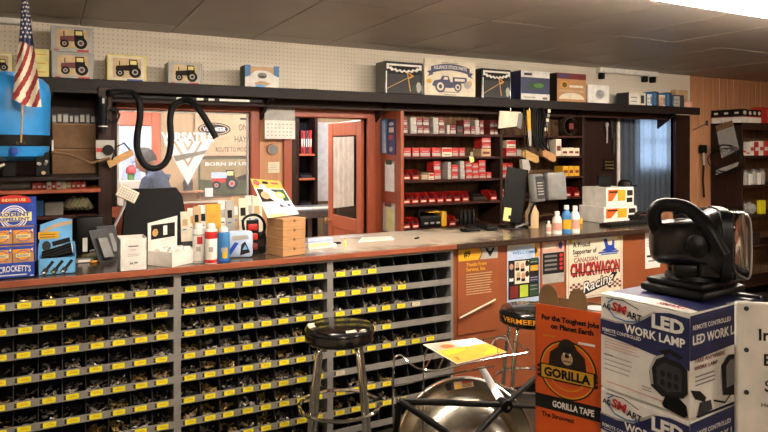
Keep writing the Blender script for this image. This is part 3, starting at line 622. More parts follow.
hc = [at(a, b_, PY - .05) for a, b_ in [(112, 160), (116, 147), (124, 143), (130, 150)]]; MB().tube([q - ha[0] for q in hc], .005, 'black', 6).build('handle_cord', t, True)
# rubber hose hanging in a loop from the overhead rail
HYY = 4.32
def smooth(P, n=6):
    out = []
    for i in range(len(P) - 1):
        p0, p1, p2, p3 = P[max(i - 1, 0)], P[i], P[i + 1], P[min(i + 2, len(P) - 1)]
        for k in range(n):
            t_ = k / n; out.append(.5 * ((2 * p1) + (p2 - p0) * t_ + (2 * p0 - 5 * p1 + 4 * p2 - p3) * t_ ** 2 + (3 * p1 - p0 - 3 * p2 + p3) * t_ ** 3))
    out.append(P[-1]); return out
hp = [at(a, b_, HYY + dy) for a, b_, dy in [(108, 93, -.13), (120, 92, -.08), (132, 93, .02), (139, 101, 0), (140, 117, 0), (137, 138, 0), (138, 152, 0), (144, 164, 0), (153, 168.5, 0), (163, 165, 0), (169, 155, 0), (171, 138, 0), (170, 120, 0), (173, 107, .03), (181, 101, .08), (190, 101, .05), (200, 111, 0), (209, 125, -.02), (216, 138, -.03)]]
tag(MB().tube([q - hp[0] for q in smooth(hp)], .0205, 'rubber', 12).build('rubber_hose', None, True, loc=hp[0]), 'thick black rubber hose hanging in a loop over the office window', 'hose')
rr = thing('hanging_rail', 'black rail with white label strips below the overhead shelf', 'rail', at(110, 96, 4.5))
ro = rr.location; e = at(262, 97.5, 4.5) - ro; e.z = 0
MB().bev(.02, -.012, -.012, e.x, .012, .012, 'black', .003, 1).build('rail_bar', rr)
for a, b_ in ((176, 187), (196, 203), (208, 214), (219, 249)):
    MB().bev(X(a, 4.5) - ro.x, -.016, -.009, X(b_, 4.5) - ro.x, -.012, .007, 'white', .001, 1).build('label_strip', rr)
for q in (.05, .6, 1.1): MB().tube([(q, .0, .012), (q, 0, 2.09 - ro.z)], .005, 'black', 6).build('hanger', rr)

# white duct at the top of the pegboard beside the flag
du = thing('wall_duct', 'white duct running along the top of the pegboard behind the flag', 'duct', (X(0, YW - .05), YW - .05, Z(10, 24, YW - .05)))
dl0, dl1 = -1.2, X(31, YW - .05) - X(0, YW - .05); MB().bev(dl0, -.03, 0, dl1, .048, .085, 'white', .006, 1).build('duct_body', du); MB().bev(dl1 - .02, -.034, -.004, dl1 + .004, .049, .089, 'cream', .004, 1).build('end_cap', du)
# ================================================================== OFFICE CONTENTS
def flatthing(name, label, cat, x0, x1, y0, y1, Y, th, m, art=None, group=None):
    """flat board facing -Y: pixel box -> real board on plane Y"""
    xc = (x0 + x1) / 2; a, b = X(x0, Y), X(x1, Y); z0, z1 = Z(xc, y1, Y), Z(xc, y0, Y)
    t = thing(name, label, cat, ((a + b) / 2, Y, z0), 0, group); W, H = b - a, z1 - z0
    MB().bev(-W / 2, 0, 0, W / 2, th, H, m, min(.003, th * .3), 1).build('board', t)
    if art:
        p = Print((-W / 2, 0, 0), (1, 0, 0), (0, 0, 1), W, H); art(p); p.build('printed_face', t)
    return t
def art_tp(p):
    p.rect(.02, .03, .98, .97, 'photosky'); p.pol([(.02, .03), (.98, .03), (.98, .34), (.7, .42), (.3, .38), (.02, .44)], 'photogreen', 1); p.rect(.1, .84, .9, .9, 'photosky', 1)
    p.text('BORN IN USA', .5, .80, .09, 'white', 2, .8); tractor(p, .42, .34, .42, 'red', 2); p.pol([(.6, .46), (.98, .66), (.98, .44), (.7, .38)], 'gorilla', 1); p.rect(.2, .46, .46, .62, 'paleblue', 3)
flatthing('tractor_poster', 'dark framed poster of a red tractor on the office wall', 'poster', 199, 258, 158, 195, OY - .03, .025, 'darkgreen', art_tp)
def art_cb(p):
    p.ell(.28, .62, .24, .15, 'ink', 1, 28); p.ell(.28, .62, .22, .125, 'tan', 2, 28); p.ell(.28, .62, .2, .11, 'ink', 3, 28); p.text('VERMEER', .28, .575, .09, 'white', 4, .34)
    p.text('ONE', .64, .6, .15, 'ink', 1, .17, 'l', 0); p.text('HAY S', .58, .32, .15, 'ink', 1, .25, 'l', 0); p.text('ROUTE TO MOCK', .3, .1, .11, 'ink', 1, .5, 'l', 0); p.lines(.66, .82, [.85], 'ink', .04)
flatthing('cardboard_sign', 'tan cardboard sign with an oval logo above the tractor poster', 'sign', 195, 262, 113, 156, OY - .03, .01, 'tan', art_cb)
mc = MATS['decalwhite']; nt = mc.node_tree; tr = nt.nodes.new('ShaderNodeBsdfTranslucent'); tr.inputs[0].default_value = (.9, .9, .88, 1)
mx = nt.nodes.new('ShaderNodeMixShader'); mx.inputs[0].default_value = .5; nt.links.new(nt.nodes['Principled BSDF'].outputs[0], mx.inputs[1]); nt.links.new(tr.outputs[0], mx.inputs[2]); nt.links.new(mx.outputs[0], nt.nodes['Material Output'].inputs[0])
# white V decal on the window glass
dz0 = Z(185, 186, YW + .034); dc = X(188, YW + .034); dw = X(212, YW + .034) - X(162, YW + .034); dh = Z(185, 134, YW + .034) - dz0
dcal = thing('window_decal', 'large white V shaped decal with lettering on the office window', 'decal', (dc, YW + .034, dz0))
p = Print((-dw / 2, 0, 0), (1, 0, 0), (0, 0, 1), dw, dh)
p.pol([(.02, .86), (.2, .86), (.5, .36), (.5, .02)], 'decalwhite'); p.pol([(.98, .86), (.5, .02), (.5, .36), (.8, .86)], 'decalwhite'); p.pol([(.25, .86), (.38, .86), (.5, .66), (.5, .44)], 'decalwhite'); p.pol([(.75, .86), (.5, .44), (.5, .66), (.62, .86)], 'decalwhite'); p.pol([(.43, .86), (.57, .86), (.5, .74)], 'decalwhite'); p.pol([(.2, .58), (.26, .47), (.84, .62), (.88, .69)], 'lightgrey', 2)
p.text('VERSATILE', .5, .87, .16, 'decalwhite', 1, 1.06, bold=.05); p.build('decal_film', dcal)
# small shelf, note and ledge in the office
sh = thing('office_ledge', 'narrow tan ledge fixed to the office back wall', 'ledge', (X(186, OY), OY - .001, Z(193, 190, OY)))
MB().bev(-.16, -.14, -.02, .16, 0, 0, 'oak', .003, 1).build('board', sh)
for s in (-.14, .12): MB().prism([(s, 0, -.02), (s, -.1, -.02), (s, 0, -.1)], (.02, 0, 0), 'oak').build('bracket', sh)
flatthing('note_card', 'small white note stuck on the office wall under the poster', 'note', 205, 213, 188, 197, OY - .036, .004, 'paper')
tk2 = thing('dark_jar', 'dark jar on the tan office ledge', 'jar', (X(188, OY - .08), OY - .08, Z(193, 190, OY) + .0005)); MB().lathe([(0, 0), (.05, 0), (.055, .09), (.04, .12), (0, .12)], 'darkgrey', 14).build('jar_body', tk2, True); MB().lathe([(0, .12), (.042, .12), (.042, .135), (0, .136)], 'black', 14).build('jar_lid', tk2, True)
# bookcase, whiteboard and bench seen through the door
bk = thing('bookcase', 'rust framed bookcase seen through the open office doorway', 'bookcase', (X(298, OY), OY - .3, .15)); bw = X(306, 6.9) - X(287, 6.9)
for s in (-bw / 2, bw / 2): MB().bev(s - .018, 0, 0, s + .018, .28, 2.0, 'darkpanel', .003, 1).build('side', bk)
MB().box(-bw / 2, .26, 0, bw / 2, .28, 2.0, 'black').build('back', bk)
for z in (.1, .5, .9, 1.22, 1.5, 1.98): MB().bev(-bw / 2, .005, z - .012, bw / 2, .26, z + .012, 'doorred' if z < 1.9 else 'darkpanel', .002, 1).build('shelf', bk)
for k, (c, n) in enumerate([('maroon', 'dark red'), ('red', 'red'), ('darkgrey', 'dark grey'), ('maroon', 'dark red'), ('red', 'red')]):
    q = thing('binder', n + ' binder standing on the upper bookcase shelf in the office', 'binder', (bk.location.x - .054 + k * .027, OY - .28, .15 + 1.5125), 0, n + ' binders in the office bookcase'); MB().bev(-.012, 0, 0, .012, .2, .27 - .01 * (k % 2), c, .003, 1).build('cover', q); MB().box(-.007, -.001, .08, .007, 0, .17, 'cream').build('spine_label', q)
for k in range(2):
    q = thing('file_stack', ['black file tray on the middle bookcase shelf in the office', 'black file tray on the lower bookcase shelf in the office'][k], 'tray', (bk.location.x, OY - .27, .15 + [1.2325, .9125][k])); MB().bev(-.065, 0, 0, .065, .2, .03, 'darkgrey', .004, 1).build('tray', q); MB().bev(-.06, .01, .03, .06, .19, .055, 'black', .002, 1).build('folder', q)
flatthing('whiteboard', 'large white notice board seen through the office doorway', 'whiteboard', 309.5, 345, 122.5, 201, OY - .03, .025, 'paper', lambda p: [p.rect(0, 0, .02, 1, 'lightgrey')])
bz = 1.08; bn = thing('work_bench', 'grey steel work bench standing in the office', 'bench', (X(312, 6.65), 6.55, .15)); bz -= .15
MB().bev(-.42, -.28, bz - .03, .45, .28, bz, 'midgrey', .004, 1).build('bench_top', bn); MB().bev(-.4, -.27, bz - .09, .43, -.25, bz - .03, 'midgrey', .003, 1).build('apron', bn)
for s in (-.38, .02, .40):
    for u in (-.24, .22): MB().box(s - .02, u - .02, 0, s + .02, u + .02, bz - .03, 'midgrey').build('leg', bn)
for k in range(3):
    tag(MB().bev(-.12, -.09, 0, .12, .09, .006, ['paper', 'cream', 'paper'][k], .001, 1).build('paper_sheet', None, loc=(bn.location.x - .24 + k * .26, 6.42, 1.0805)), ['white paper at the bookcase end of the office bench', 'cream paper in the middle of the office bench', 'white paper at the whiteboard end of the office bench'][k], 'paper')
tag(MB().bev(-.3, -.12, 0, .3, .12, .38, 'tan', .006, 1).build('floor_carton', None, loc=(X(325, 6.9), 6.98, .1505)), 'tan carton on the floor below the office whiteboard', 'box')
# ------------------------------------------------------------------ the man in the office
MY = 6.25; mx0, mz0 = X(160, MY), .15
man = thing('person', 'man in a dark blue shirt leaning over a desk in the office', 'person', (mx0, MY, mz0), math.radians(-28))
J = {'pel': (.06, 0, .84), 'wai': (.03, 0, 1.0), 'che': (-.03, 0, 1.22), 'nek': (-.075, 0, 1.375), 'hd0': (-.105, 0, 1.43),
     'sl': (-.04, -.185, 1.265), 'el': (-.10, -.22, 1.04), 'wl': (-.30, -.16, .97), 'sr': (-.04, .185, 1.265), 'er': (-.12, .22, 1.04), 'wr': (-.32, .14, .97),
     'hl': (.06, -.09, .80), 'kl': (.03, -.10, .44), 'al': (.07, -.10, .07), 'tl': (-.09, -.11, .03), 'hr': (.06, .09, .80), 'kr': (.03, .10, .44), 'ar': (.07, .10, .07), 'tr': (-.09, .11, .03)}
E = [('pel', 'wai'), ('wai', 'che'), ('che', 'nek'), ('nek', 'hd0'), ('che', 'sl'), ('sl', 'el'), ('el', 'wl'), ('che', 'sr'), ('sr', 'er'), ('er', 'wr'), ('pel', 'hl'), ('hl', 'kl'), ('kl', 'al'), ('al', 'tl'), ('pel', 'hr'), ('hr', 'kr'), ('kr', 'ar'), ('ar', 'tr')]
R = {'pel': .145, 'wai': .165, 'che': .17, 'nek': .06, 'hd0': .055, 'sl': .078, 'el': .048, 'wl': .034, 'sr': .078, 'er': .048, 'wr': .034, 'hl': .09, 'kl': .06, 'al': .042, 'tl': .035, 'hr': .09, 'kr': .06, 'ar': .042, 'tr': .035}
def skin(name, J, E, R, mat, parent, sub=2, root=None):
    k = list(J); me = bpy.data.meshes.new(name); me.from_pydata([J[a] for a in k], [(k.index(a), k.index(b)) for a, b in E], [])
    o = bpy.data.objects.new(name, me); COL.objects.link(o); o.modifiers.new('s', 'SKIN'); o.modifiers.new('u', 'SUBSURF').levels = sub
    for i, a in enumerate(k): r = R[a]; me.skin_vertices[0].data[i].radius = r if isinstance(r, tuple) else (r, r); me.skin_vertices[0].data[i].use_root = (a == (root or k[0]))
    bpy.context.view_layer.update(); m2 = bpy.data.meshes.new_from_object(o.evaluated_get(bpy.context.evaluated_depsgraph_get())); bpy.data.objects.remove(o)
    m2.name = name; m2.materials.clear(); o = bpy.data.objects.new(name, m2); COL.objects.link(o); o.parent = parent
    for mm in (mat if isinstance(mat, list) else [mat]): m2.materials.append(MATS[mm])
    m2.polygons.foreach_set('use_smooth', [True] * len(m2.polygons)); return o
body = skin('body', J, E, R, ['denim', 'trouser', 'skin', 'black'], man)
for f in body.data.polygons:
    c = f.center
    f.material_index = 3 if c.z < .085 else 1 if c.z < .90 else 2 if c.z > 1.385 else 0
# head as one shaped mesh facing -X, tilted down
hm = bpy.data.meshes.new('head'); bm = bmesh.new(); bmesh.ops.create_uvsphere(bm, u_segments=28, v_segments=20, radius=1)
for v in bm.verts:
    x, y, z = v.co; f_ = max(0, -x); jaw = 1 - .28 * max(0, -z) ** 1.3
    sx, sy, sz = .098, .076 * jaw, .118
    nx = x * sx * (1.0 if x < 0 else 1.04); ny = y * sy; nz = z * sz
    if f_ > .75 and abs(y) < .22:
        if -.32 < z < .12: nx -= .024 * (1 - abs(y) / .22) * (1 - abs(z + .14) / .26 if abs(z + .14) < .26 else 0)   # nose
        if -.62 < z < -.44: nx -= .005
    if f_ > .6 and .05 < z < .3 and .15 < abs(y) < .6: nx += .008                                                     # eye sockets
    if z < -.5 and x > -.1: nx -= .03 * (-z - .5)
    v.co = (nx, ny, nz)
bm.to_mesh(hm); bm.free(); hm.materials.append(MATS['skin']); hm.polygons.foreach_set('use_smooth', [True] * len(hm.polygons))
hd = bpy.data.objects.new('head', hm); COL.objects.link(hd); hd.parent = man; hd.location = (-.135, 0, 1.455); hd.rotation_euler = (0, math.radians(-24), math.radians(-12))
hr = MB(); bm = bmesh.new(); bmesh.ops.create_uvsphere(bm, u_segments=28, v_segments=18, radius=1); bm.verts.index_update()
vs = [(v.co.x * .104 + .004, v.co.y * .083, v.co.z * .124 + .004) for v in bm.verts]; fs = []
for f in bm.faces:
    c = f.calc_center_median()
    if c.z > .62 - .0 * c.x and c.x > -.6 and not (c.z > .9) or (c.x > .12 and c.z > -.35) or (c.z > .3 and c.x > -.45): fs.append([v.index for v in f.verts])
bm.free(); hr.add(vs, fs, 'hair').build('hair', hd, True)
for s in (-1, 1):
    MB().lathe([(0, 0), (.018, .002), (.026, .010), (.02, .016), (0, .014)], 'skin', 12, Matrix.Rotation(-s * math.pi / 2, 4, 'X') @ Matrix.Scale(1.35, 4, (0, 1, 0)), (.008, s * .074, -.004)).build('ear', hd, True)
    MB().lathe([(0, 0), (.009, .002), (.011, .006), (0, .011)], 'white', 10, Matrix.Rotation(-math.pi / 2, 4, 'Y'), (-.078, s * .032, .018)).build('eye', hd, True)
gl = MB()
for s in (-1, 1):
    gl.tube([(-.1, s * .034 + .024 * math.cos(a * .5236), .016 + .018 * math.sin(a * .5236)) for a in range(12)], .0022, 'black', 5, True); gl.tube([(-.1, s * .058, .02), (-.04, s * .078, .02), (.01, s * .08, .01)], .002, 'black', 5)
gl.tube([(-.1, -.01, .02), (-.1, .01, .02)], .002, 'black', 5); gl.build('glasses', hd, True)
MB().box(-.094, -.022, -.068, -.086, .022, -.063, 'maroon').build('mouth', hd)
for s, w_ in ((-1, 'wl'), (1, 'wr')):
    o = Vector(J[w_]); HJ = {'w': (0, 0, 0), 'p': (-.05, 0, -.008)}; HE = [('w', 'p')]; HR = {'w': .026, 'p': (.034, .016)}
    for i, (dy, L2) in enumerate(((-.03, .055), (-.010, .068), (.010, .066), (.029, .052))):
        HJ['a%d' % i] = (-.085, dy, -.008); HJ['b%d' % i] = (-.085 - L2 * .55, dy * 1.1, -.016); HJ['c%d' % i] = (-.085 - L2, dy * 1.1, -.032); HE += [('p', 'a%d' % i), ('a%d' % i, 'b%d' % i), ('b%d' % i, 'c%d' % i)]
        for q in 'abc': HR[q + '%d' % i] = .0085
    HJ['t0'] = (-.04, -s * -.036, -.012); HJ['t1'] = (-.075, -s * -.055, -.024); HE += [('p', 't0'), ('t0', 't1')]; HR['t0'] = .011; HR['t1'] = .009
    HJ = {a: tuple(Vector(b) + o) for a, b in HJ.items()}; skin('hand', HJ, HE, HR, 'skin', man, 1)
# desk he leans on and a red lidded cup
dk = thing('office_desk', 'tan office desk under the leaning man', 'desk', (mx0 - .55, MY + .25, mz0))
MB().bev(-.3, -.55, .87, .3, .55, .9, 'oak', .004, 1).build('desk_top', dk)
for s in (-.26, .22):
    for u in (-.5, .46): MB().box(s, u, 0, s + .04, u + .04, .87, 'oak').build('leg', dk)
cu_ = at(131, 172, MY + .55); ct = thing('red_cup', 'red and green cup standing on a carton on the office desk', 'cup', (cu_.x, cu_.y, Z(131, 180, MY + .55)))
MB().lathe([(0, 0), (.03, 0), (.036, .06), (0, .06)], 'green', 16).build('cup_body', ct, True); MB().lathe([(.03, .06), (.05, .07), (.045, .12), (.02, .145), (0, .147)], 'redbright', 16).build('cup_top', ct, True)
ctz = ct.location.z; tag(MB().bev(-.14, -.1, 0, .1, .1, ctz - (mz0 + .901) - .0005, 'cream', .004, 1).build('desk_carton', None, loc=(ct.location.x, ct.location.y, mz0 + .9005)), 'cream carton on the office desk under the red cup', 'box')
# ================================================================== WALL ITEMS
cl_ = X(273, YW - .03); clk = thing('wall_thermometer', 'small round silver dial on the oak wall by the office door', 'dial', (cl_, YW - .001, Z(273, 149.5, YW)))
RX = Matrix.Rotation(math.pi / 2, 4, 'X')
MB().lathe([(0, 0), (.045, 0), (.048, .012), (.04, .03), (0, .03)], 'steel', 24, RX).build('dial_case', clk, True); MB().lathe([(0, .0301), (.036, .0301), (.036, .032), (0, .032)], 'midgrey', 24, RX).build('dial_face', clk, True)
flatthing('wall_note', 'small cream note pinned below the round dial', 'note', 268, 279.5, 162, 173, YW - .006, .003, 'cream', lambda p: p.lines(.15, .85, [.3, .5, .7], 'lightgrey', .05))
cd = thing('wall_calendar', 'white wall calendar hanging under the overhead shelf', 'calendar', (X(280, 4.86), 4.86, Z(280, 139, 4.86))); cw_ = X(295.5, 4.86) - X(265, 4.86); ch = 2.085 - cd.location.z
MB().bev(-cw_ / 2, -.003, 0, cw_ / 2, .003, ch * .5, 'paper', .001, 1).build('month_page', cd); MB().bev(-cw_ / 2, .002, ch * .5, cw_ / 2, .006, ch, 'lightgrey', .001, 1).build('picture_page', cd)
p = Print((-cw_ / 2, -.003, 0), (1, 0, 0), (0, 0, 1), cw_, ch)
for r in range(4):
    for c in range(7): p.rect(.08 + c * .125, .08 + r * .1, .08 + c * .125 + .05, .08 + r * .1 + .03, 'lightgrey', 1)
p.build('printed_days', cd)
# items hanging on the side panel of the parts shelving (faces -X)
SXL = 2.60
SXH = SXL - .008
def sidehang(name, label, cat, ypx0, ypx1, ypt, ypb, m, art, clip=None, th=.012):
    """board on plane X=SXL; pixels give its distance along Y"""
    Y0, Y1 = SXL / tx(ypx1), SXL / tx(ypx0); yc = (Y0 + Y1) / 2; xm = (ypx0 + ypx1) / 2
    zt, zb = Z(xm, ypt, yc), Z(xm, ypb, yc); t = thing(name, label, cat, (SXH - .001, yc, zb)); W, H = Y1 - Y0, zt - zb
    MB().bev(-th, -W / 2, 0, 0, W / 2, H, m, .002, 1).build('board', t)
    p = Print((-th, W / 2, 0), (0, -1, 0), (0, 0, 1), W, H); art(p); p.build('printed_face', t)
    if clip: MB().bev(-th - .012, -W * .25, H - .03, -th, W * .25, H + .008, clip, .004, 1).build('clip', t)
    return t
sidehang('blue_brochure_pack', 'tall blue and white brochure hanging on the shelving side', 'brochure', 382.5, 388.5, 119, 153, 'steelblue', lambda p: [p.pol([(.3, 0), (1, 0), (.8, .95), (.3, .95)], 'paleblue'), p.pol([(.5, .05), (.9, .05), (.7, .6)], 'white', 1)])
sidehang('navy_parts_card', 'navy card with red and white panels on the shelving side', 'card', 390, 397, 119, 154.5, 'navy', lambda p: [p.rect(.15, .62, .85, .76, 'white'), p.rect(.1, .42, .7, .55, 'redbright'), p.ell(.5, .86, .35, .05, 'paleblue'), p.ell(.45, .15, .25, .07, 'lightgrey')])
sidehang('clipboard', 'clipboard with white sheet and green clip on the shelving side', 'clipboard', 386, 396, 161, 192, 'tan', lambda p: p.rect(.04, .03, .96, .93, 'paper'), 'darkgreen', .005)
sidehang('clipboard', 'clipboard with pale yellow sheet hanging lower on the shelving side', 'clipboard', 384, 396.5, 203, 232, 'lightgrey', lambda p: [p.rect(.03, .02, .97, .92, 'cream'), p.rect(.35, .08, .9, .8, 'paleyellow', 1)], 'steel', .005)
# ================================================================== PARTS SHELVING (two bays)
SXM, SXE = X(500, 4.6), X(585, 4.6); SZ = [1.842, 1.648, 1.452, 1.253, 1.045]
ps = thing('parts_shelving', 'dark wooden parts shelving filled with red boxes behind the counter', 'shelving', (SXL, 4.60, 0))
for a, m in ((-.008, 'rustwood'), (SXM - SXL + .004, 'darkwood'), (SXE - SXL - .03, 'darkpanel')): MB().bev(a, 0, 0, a + .03, .34, 2.03, m, .003, 1).build('upright', ps)
for i, z in enumerate(SZ + [.7, .35]):
    for a, b_ in ((.022, SXM - SXL + .004), (SXM - SXL + .034, SXE - SXL - .03)): MB().bev(a, 0, z - .02, b_, .33, z, 'shelfwood', .003, 1).build('shelf', ps)
bp_ = MB().bev(.001, 0, 0, .099, .008, 2.03, 'backboard', .002, 1).build('back_plank', ps, loc=(.03, .332, 0))
for k in range(1, 20): share(bp_, ps, (.03 + k * .1, .332, 0))
# boxes
BOXM = {}
def pbox(wd, hd_, c, art):
    k = (round(wd, 3), round(hd_, 3), c, art)
    if k not in BOXM:
        b_ = MB(); b_.bev(-wd / 2, 0, 0, wd / 2 - .001, .12, hd_ - .001, c, .002, 1)
        if art == 'lw': b_.box(-wd / 2 + .003, -.0008, .006, wd / 2 - .004, 0, hd_ * .42, 'lightgrey'); b_.box(-wd * .3, -.0014, hd_ * .55, wd * .3, 0, hd_ * .62, 'lightgrey')
        elif art == 'hw': b_.box(-wd / 2 + .002, -.0008, .003, -wd * .02, 0, hd_ - .006, 'lightgrey'); b_.box(wd * .08, -.0012, hd_ * .3, wd * .4, 0, hd_ * .4, 'cream')
        elif art == 'dk': b_.box(-wd * .35, -.0008, hd_ * .3, wd * .35, 0, hd_ * .6, 'maroon')
        elif art == 'rd': b_.box(-wd / 2 + .003, -.0008, hd_ * .5, wd / 2 - .004, 0, hd_ * .9, 'red'); b_.box(-wd * .3, -.0012, hd_ * .15, wd * .3, 0, hd_ * .25, 'midgrey')
        BOXM[k] = b_
    return BOXM[k]
CN = {'maroon': 'dark red', 'red': 'red', 'redbright': 'bright red', 'cream': 'cream', 'lightgrey': 'grey', 'tan': 'tan', 'darkgrey': 'dark grey', 'gold': 'yellow'}
BUILT = {}
def put(x0, x1, sh, ytop, c, art, n=1, Y=4.63, where='', zt=None):
    a, b_ = X(x0, Y), X(x1, Y); z0 = SZ[sh] + .0005; H = (Z((x0 + x1) / 2, ytop, Y) - z0) / n
    rown = ['top shelf', 'second shelf', 'middle shelf', 'fourth shelf', 'bottom shelf'][sh] + where
    for i in range(n):
        at_ = 'with a pale label' if art in ('lw', 'rd') else 'with a grey panel' if art == 'hw' else 'with a plain front'
        lb = '%s parts box %s on the parts shelving %s' % (CN[c], at_, rown)
        k = (round(b_ - a, 3), round(H, 3), c, art)
        if k in BUILT:
            o = BUILT[k].copy(); COL.objects.link(o); o.location = ((a + b_) / 2, Y + random.uniform(0, .01), z0 + i * H)
        else: o = BUILT[k] = pbox(b_ - a, H, c, art).build('parts_box', None, loc=((a + b_) / 2, Y, z0 + i * H))
        tag(o, lb, 'box', '%s parts boxes, %s' % (CN[c] + ' ' + at_, rown))
for x0, x1, c, a in ((403, 407.8, 'maroon', 'lw'), (411, 417, 'lightgrey', 'hw'), (417.2, 423, 'maroon', 'lw'), (423.2, 429.5, 'maroon', 'lw'), (433.5, 438.8, 'lightgrey', 'hw'), (439, 444.8, 'maroon', 'lw')): put(x0, x1, 0, 117.5, c, a, 2)
put(447, 450, 0, 125, 'lightgrey', 'hw'); put(450.2, 456, 0, 125, 'maroon', 'lw'); put(457, 463, 0, 126, 'darkgrey', 'dk')
for x0, x1, c in ((464, 470.5, 'maroon'), (471, 475.5, 'maroon')): put(x0, x1, 0, 120 if x0 < 470 else 126, c, 'lw', 2 if x0 < 470 else 1)
for x0, x1, c, a in ((475.8, 479.8, 'lightgrey', 'hw'), (480, 484, 'maroon', 'lw'), (490, 494, 'maroon', 'lw'), (494.2, 498, 'maroon', 'lw')): put(x0, x1, 0, 120, c, a, 2)
for x0, x1, c, a in ((403, 411, 'redbright', 'lw'), (412.5, 419.5, 'redbright', 'lw'), (420, 430.5, 'redbright', 'lw'), (432, 441, 'red', 'lw'), (442, 452, 'cream', 'rd'), (452.5, 459, 'redbright', 'lw'), (459.3, 465, 'redbright', 'lw')): put(x0, x1, 1, 147.6, c, a)
put(481.5, 491, 1, 148.5, 'tan', 'dk'); 
zz = Z(486, 148.5, 4.63); a_, b2_ = X(482, 4.63), X(491, 4.63)
for i in range(2): tag(pbox(b2_ - a_, .05, 'redbright', 'lw').build('parts_box', None, loc=((a_ + b2_) / 2, 4.632, zz + .001 + i * .051)), 'bright red parts box stacked on the tan box of the second shelf', 'box', 'bright red boxes on the tan box')
# middle shelf
for x0, x1, c, a, yt, n in ((421.5, 428.5, 'tan', 'lw', 175, 1), (429, 434, 'cream', 'rd', 173, 1), (434.3, 441, 'redbright', 'lw', 161, 2), (448, 451.5, 'lightgrey', 'hw', 162, 2), (451.8, 458, 'redbright', 'lw', 165, 2), (460.5, 465, 'lightgrey', 'hw', 161, 2), (466, 472.5, 'redbright', 'lw', 161, 3), (472.8, 479, 'redbright', 'lw', 163, 3), (479.3, 486, 'redbright', 'lw', 160, 3), (486.5, 491.5, 'red', 'lw', 172, 1)): put(x0, x1, 2, yt, c, a, n)
# second bay
put(506.5, 516, 1, 148, 'redbright', 'lw', 1, where=' right bay'); 
tag(pbox(X(516, 4.63) - X(507, 4.63), .07, 'cream', 'rd').build('parts_box', None, loc=((X(507, 4.63) + X(516, 4.63)) / 2, 4.632, Z(511, 148, 4.63) + .001)), 'cream parts box with red top stacked on a bright red one', 'box')
put(517, 521.5, 1, 149.5, 'lightgrey', 'hw', 1, where=' right bay')
for x0, x1, yt in ((556, 561.5, 139), (562, 568, 148), (568.3, 574, 147.5), (574.3, 579.5, 148)): put(x0, x1, 1, yt, 'cream', 'dk', 1, where=' right bay')
for x0, x1 in ((501.5, 507.5), (508, 513.5)): put(x0, x1, 2, 163, 'redbright', 'lw', 2, where=' right bay')
for x0, x1 in ((563, 568.5), (569, 574), (574.5, 579.5)): put(x0, x1, 2, 166, 'gold', 'dk', 1, where=' right bay')
put(501, 510, 3, 190, 'cream', 'rd', 1, where=' right bay')
# open-front red bins
def bin_proto(c):
    b_ = MB(); w2_, h, dp = .036, .085, .14
    b_.box(-w2_, 0, 0, w2_, dp, .004, c)
    for s in (-1, 1): b_.prism([(s * w2_, 0, 0), (s * w2_, dp, 0), (s * w2_, dp, h), (s * w2_, .03, h), (s * w2_, 0, h * .5)], (-s * .004, 0, 0), c)
    b_.box(-w2_, dp - .004, 0, w2_, dp, h, c); b_.box(-w2_, 0, 0, w2_, .004, h * .48, c); return b_
def redbin(x0, sh, lb, gr, first=[None]):
    loc = (X(x0, 4.625) + .037, 4.625, SZ[sh] + .0005)
    if first[0] is None:
        t = first[0] = thing('open_bin', lb, 'bin', loc, 0, gr); bin_proto('redbin').build('bin_shell', t); MB().box(-.024, -.0012, .012, .024, 0, .026, 'cream').build('label_card', t)
        g = MB()
        for i in range(12): g.bev(*(lambda a, b_, z: (a - .009, b_ - .009, z, a + .009, b_ + .009, z + .014))(random.uniform(-.024, .024), random.uniform(.02, .11), .006 + .016 * (i % 3)), 'darkgrey', .003, 1)
        o = g.build('loose_fittings', t); o['kind'] = 'stuff'
    else: dup(first[0], loc, None, lb, gr)
for x in (403, 412): redbin(x, 2, 'red open front bin at the end of the middle parts shelf', 'red bins on the middle parts shelf')
for k in range(8): redbin(403 + k * 8.45, 3, 'red open front bin in the row of eight on the fourth parts shelf', 'row of red bins on the fourth parts shelf')
redbin(490.5, 3, 'single red open front bin at the upright end of the fourth shelf', None)
for x in (403, 411.8): redbin(x, 4, 'red open front bin left of the yellow and black case', 'red bins beside the yellow and black case')
redbin(449, 4, 'red open front bin right of the yellow and black case', None)
for x in (557, 565.5, 574): redbin(x, 3, 'red open front bin in the right bay of the parts shelving', 'red bins in the right bay')
# yellow and black case
q0 = X(420.5, 4.63); q1 = X(447, 4.63); cs = thing('booster_case', 'black tool case with a yellow end and handle on the bottom shelf', 'tool case', ((q0 + q1) / 2, 4.63, SZ[4] + .0005)); cw2 = (q1 - q0) / 2
MB().bev(-cw2, 0, 0, cw2 * .62, .14, .10, 'blackplastic', .012, 2).build('case_body', cs, True); MB().bev(cw2 * .56, -.004, 0, cw2, .144, .13, 'gold', .012, 2).build('end_cap', cs, True)
MB().tube([(-cw2 * .9, .05, .10), (-cw2 * .9, .05, .145), (cw2 * .3, .05, .15), (cw2 * .8, .05, .125)], .012, 'black', 8).build('handle', cs, True); MB().box(-.05, -.006, .125, .06, .14, .135, 'gold').build('yellow_strip', cs)
for k in range(3): MB().box(-cw2 * .7 + k * .06, -.001, .03, -cw2 * .7 + k * .06 + .035, 0, .045, 'lightgrey').build('label_card', cs)
for k in range(4):
    t = thing('black_bottle', 'black bottle in the short row on the bottom parts shelf', 'bottle', (X(462 + k * 4.3, 4.66), 4.68, SZ[4] + .0005), 0, 'black bottles on the bottom parts shelf'); MB().lathe([(0, 0), (.018, 0), (.018, .07 + .01 * (k % 2)), (.01, .095), (.01, .11), (0, .11)], 'blackplastic', 12).build('bottle_body', t, True); MB().lathe([(0, .11), (.011, .11), (.011, .125), (0, .125)], 'darkgrey', 10).build('cap', t, True)
